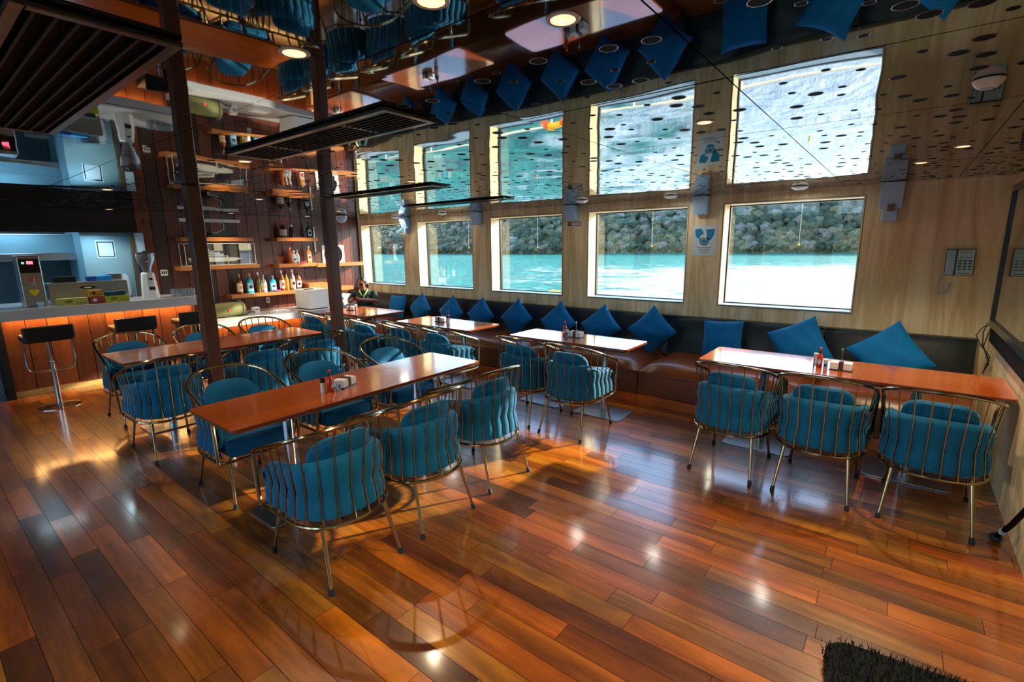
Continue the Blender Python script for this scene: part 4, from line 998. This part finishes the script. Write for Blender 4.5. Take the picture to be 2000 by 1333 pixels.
# ------------------------------------------------------------------ things on the window wall
t = thing('no_smoking_sign', 'small black and white NO SMOKING sign between the third and fourth windows', 'sign', (-3.56, YW, 2.0))
MB().box(-.105, .105, -.004, 0, -.026, .026).build('sign_plate', mat('sign_dark', srgb(20, 34, 44), .4), t, smooth=False)
MB().box(-.045, .1, -.005, -.004, -.02, .02).build('sign_field', m_white, t, smooth=False)
text_part('sign_word_no', 'NO', .032, m_white, t, (-.075, -.0045, 0), FACE_Y); text_part('sign_word_smoking', 'SMOKING', .030, MATS['sign_dark'], t, (.027, -.0055, 0), FACE_Y)
t = thing('posted_notice', 'blue and white printed notice posted left of the nearest window', 'poster', (-1.82, YW, 1.745))
MB().box(-.135, .135, -.003, 0, -.17, .17).build('sleeve', mat('notice_white', srgb(206, 232, 244), .35), t, smooth=False)
mb_ = mat('notice_blue', srgb(20, 140, 190), .5, noise=.4, nscale=30); 
MB().prism([(-.11, .13), (-.04, .14), (-.01, .08), (-.05, .06), (-.06, .02), (-.1, .05)], 0, .001, lambda u, v, w_: (u, -.0035-w_, v)).build('printed_shape', mb_, t, smooth=False)
MB().prism([(.01, .13), (.11, .13), (.1, .06), (.06, .0), (.03, .02), (.02, .09)], 0, .001, lambda u, v, w_: (u, -.0035-w_, v)).build('printed_shape', mb_, t, smooth=False)
MB().prism([(-.05, .03), (.05, .03), (.055, -.01), (.03, -.05), (-.03, -.05), (-.055, -.01)], 0, .001, lambda u, v, w_: (u, -.0035-w_, v)).build('printed_shape', mb_, t, smooth=False)
b = MB(); b.box(-.03, -.026, -.006, -.0045, -.03, .02); b.box(.026, .03, -.006, -.0045, -.03, .02); b.box(-.03, .03, -.006, -.0045, .017, .021); b.box(-.03, .03, -.006, -.0045, -.031, -.027); b.build('printed_frame', m_white, t, smooth=False)
for k in range(4): MB().box(-.08+.01*k, .08-.012*k, -.0042, -.0035, -.08-.018*k, -.075-.018*k).build('printed_line', mb_, t, smooth=False)
# telephone
t = thing('wall_telephone', 'pale blue-grey wall telephone with a keypad and coiled cord, right of the nearest window', 'telephone', (.40, YW, 1.525))
m_tel = mat('phone_grey', srgb(160, 200, 236), .4); m_telp = mat('phone_pale', srgb(186, 232, 250), .4)
MB().box(-.095, .095, -.035, 0, -.115, .115).build('phone_base', m_black, t, bevel=.006, smooth=False)
MB().box(-.092, -.032, -.065, -.035, -.112, .112).build('handset', m_tel, t, bevel=.012, smooth=False)
fc = MB().box(-.022, .09, -.042, -.035, -.11, .11).build('keypad_face', m_telp, t, bevel=.003, smooth=False)
for r in range(4):
    for c in range(3): MB().box(-.01+.033*c, .012+.033*c, -.046, -.042, .012-.024*r-.006, .012-.024*r+.008).build('key', mat('key_dark', srgb(70, 100, 120), .4), t, smooth=False)
for k in range(4): MB().box(-.012+.024*k, .004+.024*k, -.044, -.042, .04, .044).build('printed_line', MATS['key_dark'], t, smooth=False)
for k in range(3): MB().box(-.012+.03*k, .012+.03*k, -.044, -.042, .075, .098).build('printed_panel', m_lbl, t, smooth=False)
MB().box(-.012, .075, -.044, -.042, -.098, -.092).build('printed_line', MATS['key_dark'], t, smooth=False)
coil = []; ctrl = [Vector((-.09, -.04, -.09)), Vector((-.12, -.03, -.16)), Vector((-.125, -.03, -.24)), Vector((-.10, -.03, -.285)), Vector((-.07, -.03, -.27)), Vector((-.05, -.03, -.22)), Vector((-.045, -.02, -.18))]
N = 260
for k in range(N):
    s_ = k/(N-1)*(len(ctrl)-1); i = min(int(s_), len(ctrl)-2); p = ctrl[i].lerp(ctrl[i+1], s_-i); a = k*1.05
    coil.append(p+Vector((math.cos(a)*.006, math.sin(a)*.006, 0)))
MB().tube(coil, .0022, 5).build('coiled_cord', m_tel, t)

# television on the right wall and its leads
t = thing('wall_television', 'large dark television mounted on the right wall, seen almost edge-on', 'television', (XR, 4.45, 1.05))
MB().box(-.05, 0, -1.0, .92, .1, 1.06).build('back_case', m_black, t, smooth=False)
b = MB(); b.box(-.075, -.05, -1.0, .92, 0, .05); b.box(-.075, -.05, -1.0, .92, 1.02, 1.07); b.box(-.075, -.05, .88, .92, .05, 1.02); b.box(-.075, -.05, -1.0, -.96, .05, 1.02)
b.build('bezel', mat('bezel_black', (.012, .014, .015, 1), .25), t, smooth=False)
MB().box(-.06, -.052, -.96, .88, .05, 1.02).build('screen', mat('screen_glass', (.01, .012, .012, 1), .04, spec=1, coat=1), t, smooth=False)
MB().box(-.06, 0, -1.0, .92, -.13, 0).build('sound_bar', m_blk2, t, bevel=.01, smooth=False)
b = MB()
for k, (dx, dy, dz) in enumerate(((-.10, .02, .0), (-.06, .05, .03), (-.03, -.02, .01))):
    b.tube([(-.02, .46, 0), (-.02+dx*.6, .45+dy, -.03+dz), (-.02+dx, .44, -.10+dz), (-.06+dx*.2, .42, -.18), (-.02, .40, -.26-.03*k), (-.05, .38, -.40)], .004, 6)
o = b.build('cable_bundle', m_black, loc=(XR-.01, 5.0, 1.05)); tag(o, 'loose black cables hanging from the television in the corner', 'cable')
t = thing('tripod_leg_stand', 'black tripod stand foot with a pale blue band at the lower right edge', 'tripod', (.62, 3.35, 0))
MB().tube([(-.02, .38, .03), (.0, .2, .2), (.02, 0, .42)], .014, 8).build('tripod_leg', m_blk2, t); MB().tube([(-.012, .31, .095), (-.008, .28, .125)], .017, 8).build('leg_band', m_lbl, t)
MB().ball((-.02, .39, .022), (.03, .04, .022)).build('tripod_foot', m_rubber, t)
# shaggy dark mat in the lower right corner
b = MB(); rr = random.Random(5)
b.prism(rrect(-.28, .3, -.26, .26, .1), 0, .03)
o = b.build('shaggy_mat', mat('dark_shag', srgb(16, 26, 28), .95, noise=.5, nscale=60, bump=1, bscale=120), loc=(.22, 2.06, 0), rot=(0, 0, .12), smooth=False)
tag(o, 'dark shaggy mat at the bottom right corner of the floor', 'mat')
b = MB()
for _ in range(2600):
    x, y = rr.uniform(-.29, .31), rr.uniform(-.27, .27)
    if abs(x-.01) > .24 and abs(y) > .22: continue
    dx, dy = rr.uniform(-.014, .014), rr.uniform(-.014, .014); h_ = rr.uniform(.02, .035)
    b.add([(x-.002, y, .028), (x+.002, y, .028), (x+dx, y+dy, .028+h_)], [(0, 1, 2)])
p_ = b.build('mat_pile', MATS['dark_shag'], o, smooth=False, fixn=False); p_['kind'] = 'stuff'

# ------------------------------------------------------------------ seated person
def remesh(b, name, m, vox, parent, sm=4):
    o = b.build(name, m, fixn=False)
    r = o.modifiers.new('r', 'REMESH'); r.mode = 'VOXEL'; r.voxel_size = vox; r.use_smooth_shade = True
    s_ = o.modifiers.new('s', 'SMOOTH'); s_.iterations = sm; s_.factor = .5
    bpy.context.view_layer.update()
    me = bpy.data.meshes.new_from_object(o.evaluated_get(bpy.context.evaluated_depsgraph_get()))
    me.shade_smooth(); o.modifiers.clear(); o.data = me; o.parent = parent
    return o
m_skin = mat('skin', srgb(150, 92, 70), .5, noise=.08); m_hair = mat('dark_hair', srgb(22, 16, 16), .45); m_shirt = mat('polo_fabric', srgb(24, 54, 56), .85, sheen=.2); m_coll = mat('lime_trim', srgb(214, 236, 140), .7)
PR = math.atan2(.66, .75)      # she faces the camera side of the room
t = thing('person', 'seated person in a dark polo shirt and sunglasses looking down at a phone', 'person', (-7.70, 5.36, 0))
FX, RX = Vector((.72, -.69, 0)), Vector((.69, .72, 0))          # forward, picture-right
def W(r, f, z): return RX*r+FX*f+Vector((0, 0, z))
def limb(b, pts, rad, n=12):
    b.tube(pts, rad, n)
    for p, r in zip(pts, rad): b.ball(p, r, 12, 8)
Rb = Matrix((RX, FX, Vector((0, 0, 1)))).transposed()
b = MB()
hc = W(-.02, .06, 1.085)
Rh = Rb @ Euler((-.32, 0, .22)).to_matrix()                       # head bowed towards the phone
hp_ = lambda x, y, z: hc+Rh @ Vector((x, y, z))
b.ball(hc, (.072, .088, .095), 20, 14, Rh); b.ball(hp_(0, .025, -.055), (.052, .062, .058), 16, 10, Rh); b.ball(hp_(0, .062, -.088), (.024, .022, .02), 12, 8, Rh)
b.ball(hp_(0, .093, -.018), (.012, .018, .022), 10, 8, Rh); b.ball(hp_(0, .088, -.055), (.022, .012, .007), 10, 6, Rh); b.ball(hp_(0, .085, -.066), (.019, .012, .007), 10, 6, Rh)
for s in (-1, 1): b.ball(hp_(s*.073, -.005, -.015), (.01, .018, .028), 10, 8, Rh); b.ball(hp_(s*.03, .078, .002), (.016, .012, .012), 8, 6, Rh); b.ball(hp_(s*.038, .06, -.04), (.024, .022, .022), 10, 8, Rh)
limb(b, [W(0, -.01, .90), W(-.01, .03, 1.0)], [.055, .046])
# torso, hips, thighs
b.ball(W(0, 0, .80), (.165, .10, .17), 18, 12, Rb); b.ball(W(0, -.01, .60), (.15, .105, .14), 18, 12, Rb); b.ball(W(0, -.01, .90), (.13, .075, .06), 16, 10, Rb)
for s in (-1, 1):
    limb(b, [W(s*.08, 0, .52), W(s*.10, .36, .52), W(s*.10, .40, .47), W(s*.10, .38, .10)], [.085, .065, .058, .042]); b.ball(W(s*.10, .43, .04), (.042, .11, .038), 12, 8, Rb)
# arms: both forearms rest towards the table, hands meet round the phone
shR, elR, haR = W(.175, -.01, .885), W(.245, .14, .76), W(-.02, .36, .815)
shL, elL, haL = W(-.175, -.01, .885), W(-.235, .15, .77), W(-.12, .33, .825)
limb(b, [shR, elR, elR.lerp(haR, .5), haR], [.052, .04, .036, .026]); limb(b, [shL, elL, elL.lerp(haL, .5), haL], [.052, .04, .036, .026])
ph = W(-.095, .40, .862)
Rp = Rb @ Euler((.75, 0, .15)).to_matrix()
for (hand, s) in ((haR, 1), (haL, -1)):
    pc = hand.lerp(ph, .45); b.ball(pc, (.034, .036, .022), 12, 8, Rb); limb(b, [hand, pc], [.026, .028])
    for k in range(4):
        a0 = pc+Rb @ Vector((s*.012, .016+.004*k, -.018+.012*k)); a1 = ph+Rp @ Vector((s*.036, -.012+.002*k, -.04+.019*k)); a2 = ph+Rp @ Vector((s*(.016-.002*k), -.016, -.036+.019*k))
        limb(b, [a0, a1, a2], [.0095, .0085, .0075], 8)
    limb(b, [pc+Rb @ Vector((-s*.0, -.004, .018)), ph+Rp @ Vector((s*.03, .014, -.025)), ph+Rp @ Vector((s*.012, .016, -.005))], [.011, .0095, .008], 8)
body = remesh(b, 'body', m_skin, .0062, t, 3)
# shirt
b = MB()
b.ball(W(0, 0, .80), (.182, .118, .17), 20, 14, Rb); b.ball(W(0, -.01, .60), (.166, .122, .13), 18, 12, Rb); b.ball(W(0, -.012, .895), (.155, .092, .06), 18, 10, Rb)
for sh, el in ((shR, elR), (shL, elL)): limb(b, [sh, sh.lerp(el, .45), sh.lerp(el, .8)], [.058, .055, .056])
remesh(b, 'polo_shirt', m_shirt, .008, t, 4)
b = MB()
for s in (-1, 1):
    b.grid([[W(s*(.07-.012*k), -.02+.045*k*.6+(0.02 if k > 1 else 0), .955-.012*k), W(s*(.085-.014*k), .012+.036*k*.9, .925-.02*k)] for k in range(4)])
    pts = [W(s*.062, -.03, .965), W(s*.068, .03, .95), W(s*.052, .078, .915), W(s*.02, .108, .865)]
    b.tube(pts, [.013, .014, .012, .006], 8)
b.tube([W(.012, .118, .87), W(.014, .122, .80)], .005, 6); b.build('collar_trim', m_coll, t)
MB().box(-.012, .012, -.002, .002, -.02, .02).build('chest_emblem', m_spk, t, loc=W(.085, .112, .82), rot=Rb.to_euler())
b = MB(); b.ball(W(0, 0, .55), (.175, .13, .11), 18, 12, Rb)
for s in (-1, 1): limb(b, [W(s*.085, 0, .53), W(s*.10, .34, .525), W(s*.10, .40, .49)], [.098, .08, .076])
remesh(b, 'shorts', mat('dark_cotton', srgb(30, 32, 38), .85), .009, t, 3)
b = MB(); b.ball(hp_(0, .094, -.0575), (.02, .008, .0045), 10, 6, Rh); b.ball(hp_(0, .092, -.0665), (.017, .008, .0055), 10, 6, Rh); b.build('lips', mat('lip_tone', srgb(130, 62, 56), .4), t)
# hair
b = MB(); b.ball(hp_(0, -.022, .022), (.084, .092, .088), 20, 14, Rh); b.ball(hp_(0, -.03, -.03), (.08, .075, .07), 16, 10, Rh)
limb(b, [hp_(.035, -.08, -.02), hp_(.06, -.1, -.07), hp_(.06, -.09, -.13)], [.036, .032, .016])
hr = remesh(b, 'hair', m_hair, .006, t, 2)
# sunglasses
sg = MB()
for s in (-1, 1): sg.prism([(x, y) for x, y in rrect(s*.034-.027, s*.034+.027, -.017, .02, .013)], 0, .006, lambda u, v, w_: tuple(hp_(u, .094+w_-abs(u)*.25, v+.002)))
gl = sg.build('sunglasses', mat('dark_lens', (.004, .005, .007, 1), .06, coat=1), t, smooth=False)
b = MB(); b.tube([hp_(-.01, .098, .006), hp_(.01, .098, .006)], .003, 6)
for s in (-1, 1): b.tube([hp_(s*.06, .082, .008), hp_(s*.082, .04, .008), hp_(s*.082, -.01, .0)], .0032, 6)
b.build('glasses_frame', m_blk2, gl)
o = MB().box(-.036, .036, -.005, .005, -.072, .072).build('mobile_phone', m_black, loc=Vector((-7.70, 5.36, 0))+ph, rot=Rp.to_euler(), bevel=.004, smooth=False); tag(o, 'black mobile phone held by the seated person', 'phone')

# ------------------------------------------------------------------ outside: side deck, rail, lifebuoy, lagoon, wooded shore
struct(MB().box(-12, 4, YW+TH, 7.3, -.12, -.02).build('trim_1', m_white, smooth=False))
struct(MB().box(-9, 1, YW+TH, 6.62, 2.7, 2.8).build('trim_2', m_white, smooth=False))
t = thing('deck_railing', 'white tubular deck railing outside the windows', 'railing', (-4, 7.12, 0))
for z in (.84, .62, .40, .2): MB().tube([(-8, 0, z), (8, 0, z)], .02 if z > .8 else .012, 8).build('rail_bar', m_white, t)
for k in range(12): MB().tube([(-8+k*1.45, 0, -.02), (-8+k*1.45, 0, .84)], .016, 8).build('rail_post', m_white, t)
t = thing('lifebuoy', 'orange and white ring lifebuoy hung on the deck railing outside the third window', 'lifebuoy', (-4.62, 7.03, .62))
m_or = mat('orange_buoy', srgb(240, 90, 40), .5); m_ye = mat('yellow_buoy', srgb(250, 190, 20), .5)
MB().tube([(.29*math.cos(2*PI*k/40), 0, .29*math.sin(2*PI*k/40)) for k in range(40)], .055, 12, closed=True).build('ring', m_or, t)
MB().tube([(.29*math.cos(PI/2+q), 0, .29*math.sin(PI/2+q)) for q in (-.4, -.2, 0, .2, .4)], .0575, 12).build('yellow_band', m_ye, t)
for a in (0, PI, 5*PI/4, 7*PI/4): MB().tube([(.29*math.cos(a+q), 0, .29*math.sin(a+q)) for q in (-.12, 0, .12)], .058, 12).build('reflective_band', m_white, t)
for k, x in enumerate((-7.7, -6.1, -4.6, -2.7, -.95)):
    t = thing('pull_cord', 'thin cord with a small yellow weight hanging outside window %s' % ('nearest the bar', 'second from the bar', 'three, above the lifebuoy', 'four, left of the posted notice', 'nearest the camera')[k], 'cord', (x, 6.5, 1.7))
    MB().tube([(0, 0, 0), (0, 0, 1.0)], .0015, 5).build('cord_line', m_white, t); MB().ball((0, 0, -.01), (.011, .011, .013), 8, 6).build('cord_weight', m_ye, t)
SEA = -2.6
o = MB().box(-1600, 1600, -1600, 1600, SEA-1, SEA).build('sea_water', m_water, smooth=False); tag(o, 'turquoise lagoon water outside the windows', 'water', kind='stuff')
def hill(side, label, n_canopy, D):
    rr = random.Random(11 if side > 0 else 12)
    b = MB(); P = []
    shore = lambda x: D+10*math.sin(x*.012+1)+4*math.sin(x*.05)
    hh = lambda x: (34+8*math.sin(x*.011+2)+4*math.sin(x*.03))*(1 if side > 0 else .36)
    for i in range(61):
        x = -620+i*17; row = []
        for j in range(13):
            v = j/12; row.append((x, side*(shore(x)+v*120), SEA-.3+hh(x)*1.35*(v**.75)))
        P.append(row)
    b.ct = .6; b.grid(P); g = b.build('hillside_ground', m_tree, smooth=False)
    tag(g, label+' hillside ground under the trees', 'hillside', kind='stuff')
    ico = bmesh.new(); bmesh.ops.create_icosphere(ico, subdivisions=2, radius=1); iv = [v.co.copy() for v in ico.verts]; jf = [tuple(v.index for v in f.verts) for f in ico.faces]; ico.free()
    def crown(b, c, r, fl):
        ph_ = rr.random()*9
        b.add([(c[0]+v.x*r*(1+.22*math.sin(7*v.y+ph_)+.14*math.sin(11*v.z+5*v.x+ph_)), c[1]+v.y*r*(1+.2*math.sin(6*v.x+ph_)), c[2]+v.z*r*fl*(1+.2*math.sin(8*v.x+ph_)+.12*math.sin(13*v.y))) for v in iv], jf)
    b = MB()
    for _ in range(n_canopy):
        x = rr.uniform(-390, 110) if rr.random() < .85 else rr.uniform(-560, 300); v = rr.random()**1.6*.8; y = shore(x)+2+v*100; z = SEA+hh(x)*1.35*(v**.75)
        b.ct = rr.random(); q = rr.uniform(1.3, 2.6)
        crown(b, (x, side*y, z+.9), q, .8)
    o = b.build('forest_canopy', m_tree, smooth=False, fixn=False); tag(o, label+' dense woodland canopy covering the slope', 'trees', kind='stuff')
    if side > 0:
        pro = []
        for k in range(5):
            b = MB(); b.ct = (.1, .35, .55, .75, .95)[k]
            for _ in range(14): crown(b, (rr.uniform(-1.6, 1.6), rr.uniform(-1.4, 1.4), rr.uniform(1.6, 3.6)), rr.uniform(.7, 1.35), .85)
            pro.append(b)
        roots = []
        for k, b in enumerate(pro):
            t = thing('shoreline_tree', 'bushy tree at the water line of the far wooded shore', 'tree', group='trees along the far waterline')
            b.build('crown', m_tree, t, smooth=False, fixn=False); MB().tube([(0, 0, -.4), (.1, 0, 2.4)], [.22, .12], 7).build('trunk', m_post, t); index_kids(t); roots.append(t)
        for i in range(110):
            x = -330+i*3.6+rr.uniform(-1, 1); r0 = roots[i % 5]; loc = (x, shore(x)+1.0, SEA+.1)
            if i < 5: r0.location = loc
            else: dup(r0, loc, rr.random()*6)
hill(1, 'far shore', 6800, 205)
hill(-1, 'opposite shore behind the camera', 900, 230)
